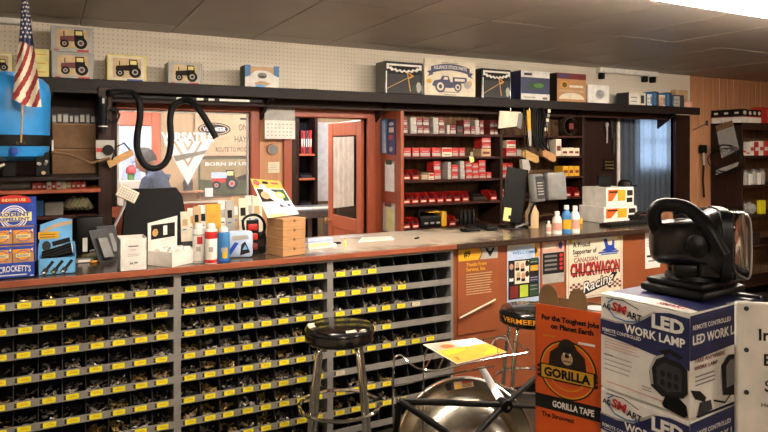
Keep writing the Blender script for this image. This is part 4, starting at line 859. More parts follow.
dkk = thing('dark_tray', 'long dark tray beside the single red bin', 'tray', (X(480, 4.63), 4.63, SZ[3] + .0005)); MB().bev(-.075, 0, 0, .075, .14, .035, 'gorilla', .006, 1).build('tray_body', dkk); MB().bev(-.06, .02, .035, .06, .12, .06, 'black', .01, 1).build('tray_contents', dkk)
# coil of hose on the top shelf of the right bay, tag hanging from shelf
hc_ = Vector((X(568, 4.72), 4.72, SZ[0] + .0045)); g = MB()
for k in range(4): g.tube([(.085 * math.cos(a * .2618), .02 * k - .03, .09 + .085 * math.sin(a * .2618)) for a in range(24)], .009, 'gorilla', 7, True)
t = thing('hose_coil', 'coil of dark hose standing on the top right shelf', 'coil', hc_); g.build('coil', t, True); MB().bev(-.03, -.05, .06, .03, -.045, .12, 'maroon', .002, 1).build('red_tag', t)
hg = at(471.5, 152, 4.585); t = thing('hanging_tag', 'pale yellow tag hanging from the second parts shelf', 'tag', (hg.x, hg.y, SZ[1] - .002)); MB().tube([(0, 0, 0), (0, -.003, .04)], .012, 'lightgrey', 6).build('hanger', t); MB().prism([(-.025, 0, .005), (.022, 0, 0), (.03, 0, -.045), (-.012, 0, -.055)], (0, .003, 0), 'paleyellow').build('tag_card', t)
# pegs and dark tools hanging beside the blue window
for i, (a, b_, m, lb) in enumerate([(607, 133, 'lightgrey', 'grey spanner hanging beside the blue window'), (612, 128, 'darkgrey', 'dark grey pliers hanging beside the blue window'), (614, 143, 'darkgrey', 'dark ring spanner hanging nearest the white window casing')]):
    o = at(a, b_, YW - .03); t = thing('hand_tool', lb, 'tool', o)
    MB().tube([(0, 0, -.11), (.005, 0, 0), (0, 0, .07)], [.010, .008, .012], m, 8).build('shank', t, True); MB().lathe([(.012, -.006), (.024, -.006), (.024, .006), (.012, .006)], m, 12, RX, (0, 0, .09)).build('jaw', t, True); MB().tube([(0, 0, .1), (0, .03, .1)], .003, 'steel', 5).build('hook', t)
kb = at(609, 165, YW - .02); t = thing('key_board', 'dark plate with rows of small brass pegs beside the window', 'peg plate', (kb.x, kb.y, kb.z)); MB().bev(-.075, 0, -.06, .075, .02, .06, 'black', .003, 1).build('plate', t)
for r in range(3):
    for c in range(4): MB().tube([(-.05 + c * .033, 0, -.035 + r * .035), (-.05 + c * .033, -.014, -.035 + r * .035)], .009, 'brass', 8).build('peg', t, True)
# ================================================================== RIGHT SHELVING
RX0, RYF = 7.04, 4.55
rs = thing('store_shelving', 'dark brown store shelving on the panelled wall at the far end', 'shelving', (RX0, RYF, 0)); RZ = [2.02, 1.945 - .25 * 0, 1.648, 1.305, .95, .6, .2]
RZ = [2.02, 1.64, 1.30, .95, .6, .15]
MB().bev(0, 0, 0, .03, .39, 2.02, 'darkpanel', .003, 1).build('upright', rs); MB().bev(1.5, 0, 0, 1.53, .39, 2.02, 'darkpanel', .003, 1).build('upright', rs)
for z in RZ: MB().bev(.03 if z < 2 else 0, 0, z - .03, 1.5, .38, z, 'darkwood', .003, 1).build('shelf', rs)
MB().box(.03, .37, 0, 1.5, .39, 2.0, 'backboard').build('back_panel', rs)
MB().bev(-.002, -.004, 1.94, 1.53, .0, 2.02, 'darkwood', .001, 1).build('front_rail', rs)
rbx = None
def rbox(wd, h, dp, lr):
    t = MB(); t.bev(-wd / 2, 0, 0, wd / 2, dp, h, 'white', .002, 1); t.box(-wd / 2 - .0008, -.0008, h * .48, wd / 2 + .0008, dp + .0008, h + .0008, 'black'); t.box(-wd / 2 - .001, -.001, h * .46, wd / 2 + .001, dp + .001, h * .52, lr)
    return t
def rb(name, lb, gr, wd, h, dp, loc, lr='maroon'):
    t = thing(name, lb, 'box', loc, 0, gr); MB().bev(-wd / 2, 0, 0, wd / 2, dp, h, 'white', .002, 1).build('carton_body', t); MB().bev(-wd / 2 - .001, -.001, h * .48, wd / 2 + .001, dp + .001, h + .001, 'black', .001, 1).build('lid', t)
    MB().box(-wd / 2 - .0015, -.0015, h * .42, wd / 2 + .0015, dp + .0015, h * .5, lr).build('stripe', t)
    p = Print((-wd / 2 - .001, dp, 0), (0, -1, 0), (0, 0, 1), dp, h); p.rect(.3, .66, .7, .8, 'cream', 2); p.build('side_print', t)
    p = Print((-wd / 2, -.001, 0), (1, 0, 0), (0, 0, 1), wd, h); p.ell(.5, .74, .3, .14, 'cream', 2); p.build('front_print', t); return t
for k in range(3): rb('filter_box', 'black and white carton in the row along the shelving end', 'black and white cartons along the shelving end', .10, .155, .125, (RX0 + .055, RYF + .005 + .128 * k, 2.0205))
for k in range(3): rb('filter_box', 'small black and white carton on the shelving front edge', 'black and white cartons on the front edge', .082, .15, .1, (RX0 + .155 + .086 * k, RYF + .005, 2.0205), 'red')
for k in range(2): tag(MB().bev(-.06, 0, 0, .06, .12, .19, 'red', .003, 1).build('red_carton', None, loc=(RX0 + .43 + .125 * k, RYF + .01, 2.0205)), 'plain red carton at the end of the top row on store shelving', 'box', 'plain red cartons on store shelving')
k0 = 0
for sh_, items in ((1, [(.07, .10, 'cream'), (.145, .06, 'white'), (.22, .16, 'white'), (.31, .16, 'red'), (.40, .17, 'white'), (.49, .17, 'red')]), (2, [(.07, .13, 'white'), (.15, .17, 'lightgrey'), (.23, .15, 'white'), (.31, .18, 'lightgrey'), (.39, .16, 'white'), (.47, .18, 'lightgrey')])):
    for i, (x, h, c) in enumerate(items):
        t = thing('supply_jar' if sh_ == 2 else 'supply_carton', {'cream': 'cream', 'white': 'white', 'red': 'red', 'lightgrey': 'pale grey'}[c] + (' jar on the third store shelf behind the lamp' if sh_ == 2 else ' carton on the second store shelf behind the lamp'), 'jar' if sh_ == 2 else 'box', (RX0 + x, RYF + .06, RZ[sh_] + .0005), 0, c + (' jars on third store shelf' if sh_ == 2 else ' cartons on second store shelf'))
        if sh_ == 2: MB().lathe([(0, 0), (.033, 0), (.036, h * .7), (.026, h * .85), (0, h * .85)], c, 14).build('jar_body', t, True); MB().lathe([(0, h * .85), (.028, h * .85), (.028, h), (0, h)], 'midgrey', 12).build('lid', t, True)
        else: MB().bev(-.036, -.04, 0, .036, .08, h, c, .003, 1).build('carton_body', t); MB().box(-.03, -.041, h * .35, .03, -.04, h * .6, 'red' if c != 'red' else 'white').build('carton_label', t)
def crumple(seed, r, flat, m):
    rn = random.Random(seed); bm = bmesh.new(); bmesh.ops.create_icosphere(bm, subdivisions=3, radius=r)
    for v in bm.verts: v.co *= rn.uniform(.8, 1.1); v.co.z *= flat
    zm = min(v.co.z for v in bm.verts); bm.verts.index_update(); g = MB().add([(v.co.x, v.co.y, v.co.z - zm) for v in bm.verts], [[v.index for v in f.verts] for f in bm.faces], m); bm.free(); return g
for k in range(4): tag(crumple(k, .07, 1.1 - .1 * (k % 2), 'lightgrey' if k % 2 else 'bag').build('parts_bag', None, loc=(RX0 + .13 + .165 * (k % 2), RYF + .10 + .165 * (k // 2), RZ[3] + .0005)), 'crumpled clear plastic bag of parts on the fourth store shelf', 'bag', 'plastic bags on the fourth store shelf')
for k, (c, n) in enumerate((('maroon', 'dark red'), ('gorilla', 'dark brown'))): tag(MB().bev(-.07, 0, 0, .07, .15, .17 - .03 * k, c, .004, 1).build('low_carton', None, loc=(RX0 + .13 + .19 * k, RYF + .03, RZ[4] + .0005)), n + ' carton on the low store shelf', 'box')
tag(MB().bev(-.05, 0, 0, .05, .05, .16, 'yellow', .004, 1).build('yellow_bottle', None, loc=(RX0 + .45, RYF + .03, RZ[3] + .0005)), 'bright yellow pack on the fourth store shelf', 'packet')
# bag and black tubing hung on the shelving end
hb_ = RX0 - .02
bgp = lambda x, y: Vector((hb_, hb_ / tx(x), Z(x, y, hb_ / tx(x))))
t = thing('hanging_parts_bag', 'clear plastic bag of parts with cardboard header on the shelving end', 'bag', bgp(727, 148)); o = t.location
g = MB(); c4 = [bgp(717, 130) - o, bgp(733, 124) - o, bgp(739, 150) - o, bgp(722, 158) - o]; g.prism([q + Vector((-.012, 0, 0)) for q in reversed(c4)], (.02, 0, 0), 'bag'); g.build('bag_film', t)
c4 = [bgp(716, 126) - o, bgp(732, 120.5) - o, bgp(734, 126) - o, bgp(717.5, 132) - o]; MB().prism([q + Vector((-.014, 0, 0)) for q in reversed(c4)], (.016, 0, 0), 'brownboard').build('header_card', t)
g = crumple(9, .06, .8, 'lightgrey'); g.v = [(v[0] * .35 - .03, v[1], v[2] - .06) for v in g.v]; g.build('bag_contents', t)
MB().tube([bgp(725, 122) - o + Vector((-.01, 0, 0)), bgp(725, 122) - o + Vector((.03, 0, .005))], .004, 'steel', 5).build('hook', t)
cc = bgp(729, 160); pts = []
for k in range(40):
    a = k * .45; pts.append(Vector((-.05 - .0012 * k, (.20 + .03 * math.sin(a * .37)) * math.cos(a), (.155 + .03 * math.cos(a * .5)) * math.sin(a))))
t = thing('tubing_loop', 'loose loops of thin black tubing on the shelving end', 'tubing', cc); MB().tube(smooth(pts, 3), .006, 'rubber', 6).build('tube', t, True); MB().tube([(-.04, 0, .15), (.02, 0, .155)], .005, 'steel', 6).build('hook', t)
c4 = [bgp(717, 170) - cc, bgp(739, 162) - cc, bgp(739, 166) - cc, bgp(717, 175) - cc]; MB().prism([q + Vector((-.02, 0, 0)) for q in reversed(c4)], (.016, 0, 0), 'lightgrey').build('header_card', t)
o = at(703, 155, YW - .04); t = thing('trailer_plug', 'black cable and plug hanging on the wood panelling', 'plug', o)
MB().bev(-.04, -.03, .02, .04, .035, .12, 'black', .01, 2).build('plug_body', t, True); MB().tube([(0, 0, .02), (.01, 0, -.12), (.0, 0, -.3), (.02, 0, -.5)], .012, 'rubber', 8).build('cord', t, True); MB().tube([(-.02, -.02, .03), (-.02, -.03, -.12)], .012, 'lightgrey', 8).build('grey_lead', t, True); MB().tube([(-.06, .0, .1), (.0, .035, .13)], .006, 'steel', 6).build('hook', t)
hk = [at(693, 130, YW - .1), at(708, 123, YW - .02)]; t = thing('wire_hook', 'long wire hook jutting from the wood panelling', 'hook', hk[1]); MB().tube([hk[0] - hk[1], (0, 0, 0), (.0, .02, 0)], .005, 'darkgrey', 6).build('wire', t); MB().bev(-.02, .012, -.03, .02, .02, .03, 'darkgrey', .002, 1).build('hook_plate', t)
# ================================================================== THINGS ON THE COUNTER
CZ = ZT + .0005
# rodent repellent display
ry = 3.47; r0, r1 = X(-13, ry), X(36, ry); RW = r1 - r0
rd = thing('repellent_display', 'navy counter display of orange rodent repellent boxes', 'display', ((r0 + r1) / 2, ry, CZ)); hx = RW / 2
zf = Z(18, 262.5, ry) - CZ; zh = Z(18, 194, ry + .12) - CZ
t = MB(); t.box(-hx, 0, 0, hx, .006, zf, 'royal'); t.box(-hx, .19, 0, hx, .196, zf, 'royal'); t.box(-hx, 0, 0, hx, .196, .005, 'royal')
for s in (-hx, hx - .006): t.prism([(s, 0, 0), (s, .196, 0), (s, .196, zh * .62), (s, .12, zh * .62), (s, 0, zf)], (.006, 0, 0), 'royal')
t.build('tray', rd)
MB().box(-hx, .12, .01, hx, .126, zh - .015, 'royal').build('header_board', rd)
p = Print((-hx, 0, 0), (1, 0, 0), (0, 0, 1), RW, zf); p.text("CROCKETT'S", .56, .46, .38, 'paper', 1, .66, arc=.006); p.rect(.2, .2, .8, .27, 'paper', 1); p.rect(.88, .12, .95, .16, 'paper', 1); p.build('tray_print', rd)
p = Print((-hx, .12, zh - .275), (1, 0, 0), (0, 0, 1), RW, .26)
p.ell(.52, .94, .36, .1, 'redbright', 8, 20, 0, math.pi); p.rect(.16, .89, .88, .942, 'redbright', 8); p.text('INDOOR USE', .52, .925, .05, 'paleyellow', 9, .5)
for rr_, m_, k in ((.235, 'paper', 1), (.215, 'royal', 2), (.195, 'paper', 3), (.175, 'royal', 4), (.16, 'paper', 5), (.145, 'royal', 6)): p.ell(.52, .62, rr_ * 1.25, rr_ * 1.25 * RW / .26, m_, k, 36)
p.rect(.16, .55, .9, .72, 'paleyellow', 7); p.text('RODENT', .53, .645, .07, 'royal', 8, .66, bold=.04); p.text('REPELLENT', .53, .56, .06, 'royal', 8, .66, bold=.04); p.build('header_print', rd)
rp_ = None; bw_ = RW / 2 - .012; bh_ = .082
for lv, (zz_, yy_) in enumerate(((zf - .005, .012), (zf + bh_, .05))):
    for c in range(2):
        q = thing('repellent_box', 'small orange rodent repellent box in the %s row of the navy display' % ['lower', 'upper'][lv], 'box', (rd.location.x - hx + .012 + bw_ / 2 + c * (bw_ + .002), ry + yy_, CZ + (0 if False else zz_)), 0, 'repellent boxes, %s row' % ['lower', 'upper'][lv])
        MB().bev(-bw_ / 2, 0, 0, bw_ / 2, .06, bh_ - .002, 'cardboard', .002, 1).build('carton_body', q)
        p = Print((-bw_ / 2, 0, 0), (1, 0, 0), (0, 0, 1), bw_, bh_ - .002); p.rect(0, .82, 1, 1, 'royal'); p.rect(.0, .6, 1, .82, 'amber'); p.rect(.02, .04, .98, .6, 'cardboard'); p.ell(.5, .45, .34, .32, 'royal', 1); p.ell(.5, .45, .3, .28, 'amber', 2); p.rect(.16, .34, .84, .56, 'paleyellow', 3); p.text('RODENT', .5, .38, .13, 'royal', 4, .55); p.rect(.84, .62, .99, .98, 'royal', 4); p.text('4', .91, .68, .2, 'paper', 5); p.build('front_print', q)
    MB().box(-hx + .006, yy_ - .002, zz_ - .006, hx - .006, yy_ + .064, zz_ - .0005, 'royal').build('step', rd)
# flashlight display
fy = 3.49; f0, f1 = X(38, fy), X(76, fy); FW = f1 - f0
fd = thing('flashlight_display', 'light blue counter display box of black flashlights', 'display', ((f0 + f1) / 2, fy, CZ)); hx = FW / 2; zf = Z(56, 258, fy) - CZ; zh = Z(56, 219, fy + .13) - CZ
t = MB(); t.box(-hx, 0, 0, hx, .004, zf, 'skyblue'); t.box(-hx, 0, 0, hx, .15, .004, 'skyblue')
for s in (-hx, hx - .004): t.prism([(s, 0, 0), (s, .15, 0), (s, .15, zf * 1.7), (s, 0, zf)], (.004, 0, 0), 'skyblue')
t.box(-hx, .146, 0, hx, .15, zf * 1.7, 'skyblue'); t.build('tray', fd)
MB().prism([(-hx, .13, .02), (hx * .85, .13, .02), (hx * .85, .13, zh * .98), (hx * .2, .13, zh * 1.02), (-hx * .9, .13, zh * .9)], (0, .004, 0), 'skyblue').build('header_board', fd)
p = Print((-hx, .13, 0), (1, 0, 0), (0, 0, 1), FW, zh); p.pol([(.1, .80), (.5, .92), (.92, .96), (.92, .9), (.5, .84), (.12, .73)], 'tan', 1); p.rect(.0, .62, .56, .76, 'gold', 1); p.lines(.05, .5, [.65, .7], 'ink', .012, 2); p.ell(.22, .48, .12, .1, 'darkgrey', 1); p.line([(.42, .52), (.82, .58)], .024, 'ink', 2); p.text('LED', .6, .44, .05, 'paper', 2, .2); p.build('header_print', fd)
p = Print((-hx, 0, 0), (1, 0, 0), (0, 0, 1), FW, zf)
for k in range(3):
    x = .24 + k * .25; p.line([(x - .06, .24), (x + .14, .78)], .014, 'ink', 1); p.line([(x - .09, .16), (x - .04, .30)], .024, 'darkgrey', 2); p.ell(x - .09, .17, .04, .05, ['paper', 'lime', 'paper'][k], 3)
p.build('tray_print', fd)
for k in range(3):
    q = thing('flashlight', 'black flashlight lying in the light blue display box', 'flashlight', (fd.location.x, fy + .03 + .035 * k, CZ + zf - .005 + .008 * k), 0, 'flashlights in the blue display'); MB().tube([(-hx * .8, 0, .0), (-.02, 0, .012), (.0, 0, .014), (hx * .8, 0, .03)], [.011, .011, .015, .019], 'blackplastic', 10).build('barrel', q, True); MB().tube([(hx * .8, 0, .03), (hx * .8 + .004, 0, .0303)], .016, 'silver', 10).build('lens', q, True)
# small clutter between flashlights and the white box
bl = thing('black_pouch', 'black cloth pouch with white tag behind the flashlight display', 'pouch', (X(93, 4.06), 4.10, CZ)); MB().bev(-.09, -.05, 0, .06, .05, .22, 'black', .02, 2).build('pouch_body', bl, True); MB().bev(-.055, -.054, .02, -.03, -.05, .10, 'paper', .001, 1).build('white_tag', bl)
for k, (x, c, n) in enumerate([(84, 'midgrey', 'grey'), (92, 'khaki', 'olive'), (99, 'lightgrey', 'pale')]):
    q = thing('small_packet', n + ' flat packet lying on the counter near the flashlight display', 'packet', onz(x, 262 - 3 * k, CZ), .4 * k); MB().bev(-.045, -.03, 0, .045, .03, .02 + .01 * k, c, .005, 1).build('packet_body', q); MB().box(-.03, -.0306, .004, .03, -.03, .016, 'green' if k == 1 else 'paper').build('packet_label', q)
g = MB(); o = onz(98, 262, CZ)
for s in (-1, 1): g.tube([(s * .022 + .018 * math.cos(a * .5236), .012 * math.sin(a * .5236), .006) for a in range(12)], .005, 'amber', 6, True)
sc_ = thing('scissors', 'small scissors with orange handles lying on the counter', 'scissors', o, .4); g.build('handles', sc_, True); MB().prism([(-.004, .01, .003), (.004, .01, .003), (.001, .09, .003)], (0, 0, .004), 'steel').build('blade', sc_)
g = thing('blister_card', 'silver and black blister card leaning beside the white box', 'packet', onz(109, 262, CZ), .25); MB().hexa([(-.05, 0, 0), (.04, 0, 0), (.04, .006, 0), (-.05, .006, 0), (-.085, .06, .17), (.015, .06, .17), (.015, .066, .17), (-.085, .066, .17)], 'darkgrey').build('card', g)
MB().hexa([(-.03, -.02, .03), (.02, -.02, .03), (.02, .012, .03), (-.03, .012, .03), (-.052, .014, .13), (-.005, .014, .13), (-.005, .046, .13), (-.052, .046, .13)], 'midgrey').build('blister', g)
g2 = dup(g, onz(116, 259, CZ) + Vector((0, .1, 0)), .1, 'silver and black blister card behind the white box')
# cream keypad on a stand
ko = onz(118, 252.5, CZ); kz = Z(125, 195, ko.y) - CZ; kp = thing('cream_keypad', 'cream keypad unit on a bent dark stand beside the dark post', 'keypad', ko)
MB().lathe([(0, 0), (.05, 0), (.05, .008), (.012, .014), (0, .014)], 'darkgrey', 20).build('base', kp, True); MB().tube([(0, 0, .01), (-.02, 0, kz * .45), (.035, .01, kz * .8), (.05, .02, kz)], .008, 'silver', 8).build('stem', kp, True)
R_ = Matrix.Translation((.05, 0, kz)) @ Matrix.Rotation(math.radians(28), 4, 'Y') @ Matrix.Rotation(math.radians(-20), 4, 'X'); R_ = R_ @ Matrix.Scale(.78, 4); MB().bev(-.075, -.012, -.04, .075, .012, .055, 'cream', .006, 2, R_).build('keypad_body', kp)
for r in range(4):
    for c in range(7): MB().bev(-.062 + c * .018, -.0155, -.03 + r * .019, -.049 + c * .018, -.012, -.018 + r * .019, 'lightgrey', .001, 1, R_).build('key', kp)
# white carton with text
wy = onz(130, 271, CZ).y; a_, b_ = X(120, wy), X(147, wy); W_ = b_ - a_; H_ = Z(133, 238.5, wy) - CZ
wb = thing('white_carton', 'open white cardboard box with printed text at the counter edge', 'box', ((a_ + b_) / 2, wy, CZ)); t = MB()
for q in ((-W_ / 2, 0, W_ / 2, .003), (-W_ / 2, .147, W_ / 2, .15), (-W_ / 2, 0, -W_ / 2 + .003, .15), (W_ / 2 - .003, 0, W_ / 2, .15)): t.box(q[0], q[1], 0, q[2], q[3], H_, 'white')
t.box(-W_ / 2, 0, 0, W_ / 2, .15, .003, 'white'); t.build('carton_body', wb); MB().bev(-W_ / 2 + .006, .006, .004, W_ / 2 - .006, .144, H_ - .02, 'brownboard', .004, 1).build('brown_filling', wb)
p = Print((-W_ / 2, 0, 0), (1, 0, 0), (0, 0, 1), W_, H_); p.rect(.3, .74, .68, .78, 'midgrey'); p.rect(.4, .64, .58, .66, 'lightgrey'); p.rect(.28, .5, .75, .52, 'lightgrey'); p.rect(.28, .45, .7, .47, 'lightgrey'); p.text('56.99', .5, .2, .08, 'ink', 1, .3); p.build('front_print', wb)
# white open display with header card
nc = onz(172, 267.5, CZ); lc = onz(147.5, 265, CZ); rc = onz(191, 259, CZ); ang = math.atan2(rc.y - nc.y, rc.x - nc.x); wl, wr = min((lc - nc).length, .2), (rc - nc).length
dd = thing('white_display_box', 'open white display box of white rolls with photo header card', 'display', nc, ang - math.pi / 2 + math.radians(0)); wd_, dp_ = wl, max(.10, wr - .05); H_ = .075
ang2 = math.atan2(lc.y - nc.y, lc.x - nc.x); dd.rotation_euler = (0, 0, ang2 + math.pi)           # local +x runs from left corner to near corner
t = MB()
for q in ((-wd_, 0, 0, .003), (-wd_, dp_ - .003, 0, dp_), (-wd_, 0, -wd_ + .003, dp_), (-.003, 0, 0, dp_)): t.box(q[0], q[1], 0, q[2], q[3], H_, 'white')
t.box(-wd_, 0, 0, 0, dp_, .003, 'white'); t.build('tray', dd)
hcz = .24
MB().prism([(-wd_ + .004, dp_ + .0, .01), (-wd_ + .004, .0, .01), (-wd_ + .004, -.004, hcz - .02), (-wd_ + .004, dp_ + .004, hcz)], (.003, 0, 0), 'white').build('header_card', dd)
p = Print((-wd_ + .007, 0, hcz - .115), (0, 1, 0), (0, 0, 1), dp_, .1); p.rect(.08, .05, .92, .82, 'ink', 1); p.ell(.22, .4, .1, .2, 'wood', 2); p.rect(.5, .2, .64, .7, 'paper', 2); p.rect(.72, .2, .86, .5, 'gorilla', 2); p.build('card_print', dd)
for k in range(9):
    lx, ly = -wd_ * (.2 + .27 * (k % 3)), .03 + (k // 3) * dp_ * .28; w_ = nc + Matrix.Rotation(dd.rotation_euler.z, 3, 'Z') @ Vector((lx, ly, 0))
    q = thing('white_roll', 'short white roll lying in the open white display box', 'roll', (w_.x, w_.y, CZ + .05), k * 1.3, 'white rolls in the display box'); g = MB().lathe([(.006, -.016), (.019, -.016), (.019, .016), (.006, .016)], 'paper', 14, RX, (0, 0, .02)); g.build('roll', q, True); MB().lathe([(.0, -.015), (.006, -.015), (.006, .015), (0, .015)], 'tan', 10, RX, (0, 0, .02)).build('core', q, True)
# spray cans
def can(x, yb, ytop, lab, body, cap, bands, rpx=6.0, name='spray_can', cat='spray can', nozzle=True):
    o = onz(x, yb, CZ); d = o.y * CT + o.x * ST; r = rpx * d / F; H = (yb - ytop) * d / F; o = o + Vector((0, r * .6, 0)); t = thing(name, lab, cat, o, TH * -.6)
    MB().lathe([(0, 0), (r * .96, 0), (r, .004), (r, H * .80), (r * .9, H * .845), (r * .62, H * .86), (0, H * .86)], body, 22).build('can_body', t, True); MB().lathe([(0, H * .86), (r * .68, H * .86), (r * .68, H * .95), (r * .45, H), (0, H)], cap, 18).build('cap', t, True)
    for z0, z1, m in bands: MB().lathe([(r * .98, H * z0), (r * 1.012, H * z0), (r * 1.012, H * z1), (r * .98, H * z1)], m, 22).build('label_band', t, True)
    for z0, z1, m, w_ in ((.3, .42, 'lightgrey', .6),): 
        a0 = -1.9; MB().add([(r * 1.02 * math.cos(a0 + i * .12), r * 1.02 * math.sin(a0 + i * .12), H * z) for z in (z0, z1) for i in range(7)], [(i, i + 1, i + 8, i + 7) for i in range(6)], m).build('label_text', t)
    return t
can(199.5, 262.5, 224, 'white spray can with red square beside the white rolls', 'white', 'white', [(.70, .735, 'lightgrey'), (.02, .05, 'lightgrey')])
can(212, 263.5, 223.5, 'red and white spray can between a white and a blue one', 'paper', 'white', [(.62, .8, 'red'), (.02, .1, 'red')])
can(224.5, 262.5, 227, 'blue spray can with yellow panel and white cap', 'steelblue', 'white', [(.02, .06, 'royal')])
for (x, yb, m, z0, z1) in ((201.5, 262.5, 'redbright', .55, .72), (226.5, 262.5, 'gold', .12, .42)):
    pass
for c, m, z0, z1 in (('spray_can', 'redbright', .5, .7), ('spray_can.002', 'gold', .14, .44)):
    t = bpy.data.objects[c]; r = .0365; H = .2 if c == 'spray_can' else .185; r = max(v.co.x for v in t.children[0].data.vertices) * 1.018
    MB().add([(r * math.cos(-1.75 + i * .11), r * math.sin(-1.75 + i * .11), H * z) for z in (z0, z1) for i in range(9)], [(i, i + 1, i + 10, i + 9) for i in range(8)], m).build('colour_panel', t)
# brochures
by = 4.02; x = 181.0
bro = [('cream', 'cream', .2, 8, 'tan'), ('paper', 'white', .22, 6, 'amber'), ('tan', 'tan', .23, 6, 'ink'), ('paper', 'white', .235, 8, 'ink'), ('gold', 'yellow', .24, 13, 'amber'), ('paper', 'white', .26, 8, 'lightgrey'), ('lightgrey', 'grey', .255, 7, 'ink'), ('tan', 'tan', .28, 7, 'paper'), ('cream', 'cream', .27, 8, 'ink'), ('paper', 'white', .285, 7, 'lightgrey'), ('cream', 'cream', .28, 8, 'tan')]
bh = thing('brochure_rack', 'long dark tray holding a row of brochures on the counter', 'rack', (X(182, by), by, CZ)); bl_ = X(266, by) - X(180, by)
MB().box(-.02, -.03, 0, bl_, .05, .006, 'darkgrey').build('base', bh); MB().box(-.02, -.03, 0, bl_, -.026, .05, 'darkgrey').build('front_rail', bh); MB().box(-.02, .046, 0, bl_, .05, .12, 'darkgrey').build('back_rail', bh)
for i, (m, n, h, wpx, m2) in enumerate(bro):
    a_, b_ = X(x, by), X(x + wpx, by); W_ = b_ - a_; h += .02
    q = thing('brochure', '%s brochure number row leaning in the dark tray' % n if False else '%s brochure with %s print standing in the dark tray' % (n, {'tan': 'tan', 'amber': 'orange', 'ink': 'black', 'lightgrey': 'grey', 'paper': 'white'}[m2]), 'brochure', ((a_ + b_) / 2, by + .012 * (i % 2) - .006, CZ + .0065), 0, '%s brochures in the tray' % n)
    MB().hexa([(-W_ / 2, -.01, 0), (W_ / 2 + .01, -.01, 0), (W_ / 2 + .01, -.006, 0), (-W_ / 2, -.006, 0), (-W_ / 2, .025, h), (W_ / 2 + .01, .025, h), (W_ / 2 + .01, .029, h), (-W_ / 2, .029, h)], m).build('leaflet', q)
    p = Print((-W_ / 2, -.0102, 0), (1, 0, 0), (0, .035 / h, 1), W_, h); p.rect(.2, .62, .85, .8, m2, 0); p.rect(.2, .5, .7, .53, 'steelblue', 0); p.build('cover_print', q); x += wpx - .6
# blue-white bag and red-black pack, cable loop
o = onz(240, 258, CZ); q = thing('blue_bag_pack', 'blue and white plastic bag of wipes beside the blue spray can', 'packet', o, -.3); g = MB().bev(-.07, 0, 0, .07, .05, .15, 'paleblue', .02, 2); g.build('bag_body', q, True)
p = Print((-.07, -.0004, 0), (1, 0, 0), (0, 0, 1), .14, .15); p.pol([(.12, .1), (.45, .55), (.3, .6), (.08, .3)], 'royal'); p.pol([(.5, .1), (.9, .2), (.7, .62), (.55, .5)], 'ink'); p.pol([(.2, .65), (.85, .7), (.8, .85), (.2, .82)], 'lightgrey'); p.pol([(.6, .3), (.8, .32), (.7, .5)], 'skyblue', 1); p.build('bag_print', q)
o = onz(255, 257, CZ); q = thing('red_plug_pack', 'red and black blister pack beside the blue bag', 'packet', o + Vector((.01, .08, 0)), -.2); MB().bev(-.035, 0, 0, .035, .02, .2, 'ink', .003, 1).build('card', q)
for k, m in enumerate(('maroon', 'red', 'redbright')): MB().bev(-.028, -.016, .03 + .055 * k, .028, 0, .07 + .055 * k, m, .008, 2).build('blister', q, True)
o = onz(262, 254, CZ); q = thing('black_device', 'small black boxy device behind the cardboard cartons', 'device', o + Vector((0, .06, 0))); MB().bev(-.035, -.03, 0, .035, .03, .12, 'black', .008, 2).build('device_body', q, True); MB().box(-.02, -.031, .04, .02, -.03, .08, 'gorilla').build('panel', q)
cpt = [at(a, b_, o.y + .02) for a, b_ in [(244, 230), (243, 221), (248, 216), (256, 215), (262, 219), (265, 227), (262, 234), (257, 238), (250, 246)]]
tag(MB().tube([v - cpt[0] for v in smooth(cpt, 4)], .008, 'rubber', 8).build('black_cable', None, True, loc=cpt[0]), 'black cable looping up behind the blue bag', 'cable')
# four flat cartons and the flyer leaning on them
N_, L_, R2 = onz(283, 257, CZ), onz(266.5, 254, CZ), onz(306, 255, CZ); a1 = math.atan2(R2.y - N_.y, R2.x - N_.x); w1 = .154; d1 = .172; hh = .0535; a1 = math.radians(14)
for k in range(4):
    q = thing('flat_carton', ['bottom brown carton of the stack of four on the counter', 'second lowest brown carton of the stack of four', 'third brown carton of the stack of four', 'topmost brown carton of the stack of four under the flyer'][k], 'box', N_ + Vector((0, 0, k * hh)), a1 + random.uniform(-.02, .02))
    MB().bev(0, 0, 0, w1, d1, hh - .0008, 'cardboard', .002, 1).build('carton_body', q); MB().box(-.0008, -.0008, hh * .72, w1 + .0008, d1 + .0008, hh * .745, 'brownboard').build('lid_line', q); MB().lathe([(0, 0), (.008, 0), (.008, .001), (0, .001)], 'brownboard', 10, RX, (w1 / 2, -.0003, hh * .72)).build('thumb_hole', q)
ft = CZ + 4 * hh; fq = [at(a, b_, N_.y + dy) for a, b_, dy in [(268, 218, .06), (299, 214, .10), (279, 181, .16), (250, 178.5, .13)]]; fl2 = thing('yellow_flyer', 'glossy flyer with yellow header and green photos leaning over the cartons', 'flyer', (fq[0].x, fq[0].y, ft + .001)); o = fl2.location
lo = [v - o for v in fq]; lo[0].z = max(lo[0].z, .001); nrm = (lo[1] - lo[0]).cross(lo[3] - lo[0]).normalized(); MB().prism(lo, -nrm * .001, 'paper').build('sheet', fl2)
u_, v_ = lo[1] - lo[0], lo[3] - lo[0]; p = Print((0, 0, 0), u_, v_, 1, 1)
def fpnt(x, y, k): 
    b0 = lo[0].lerp(lo[1], x); b1 = lo[3].lerp(lo[2], x); return b0.lerp(b1, y) + nrm * (.0008 + .0005 * k)
p.p = fpnt
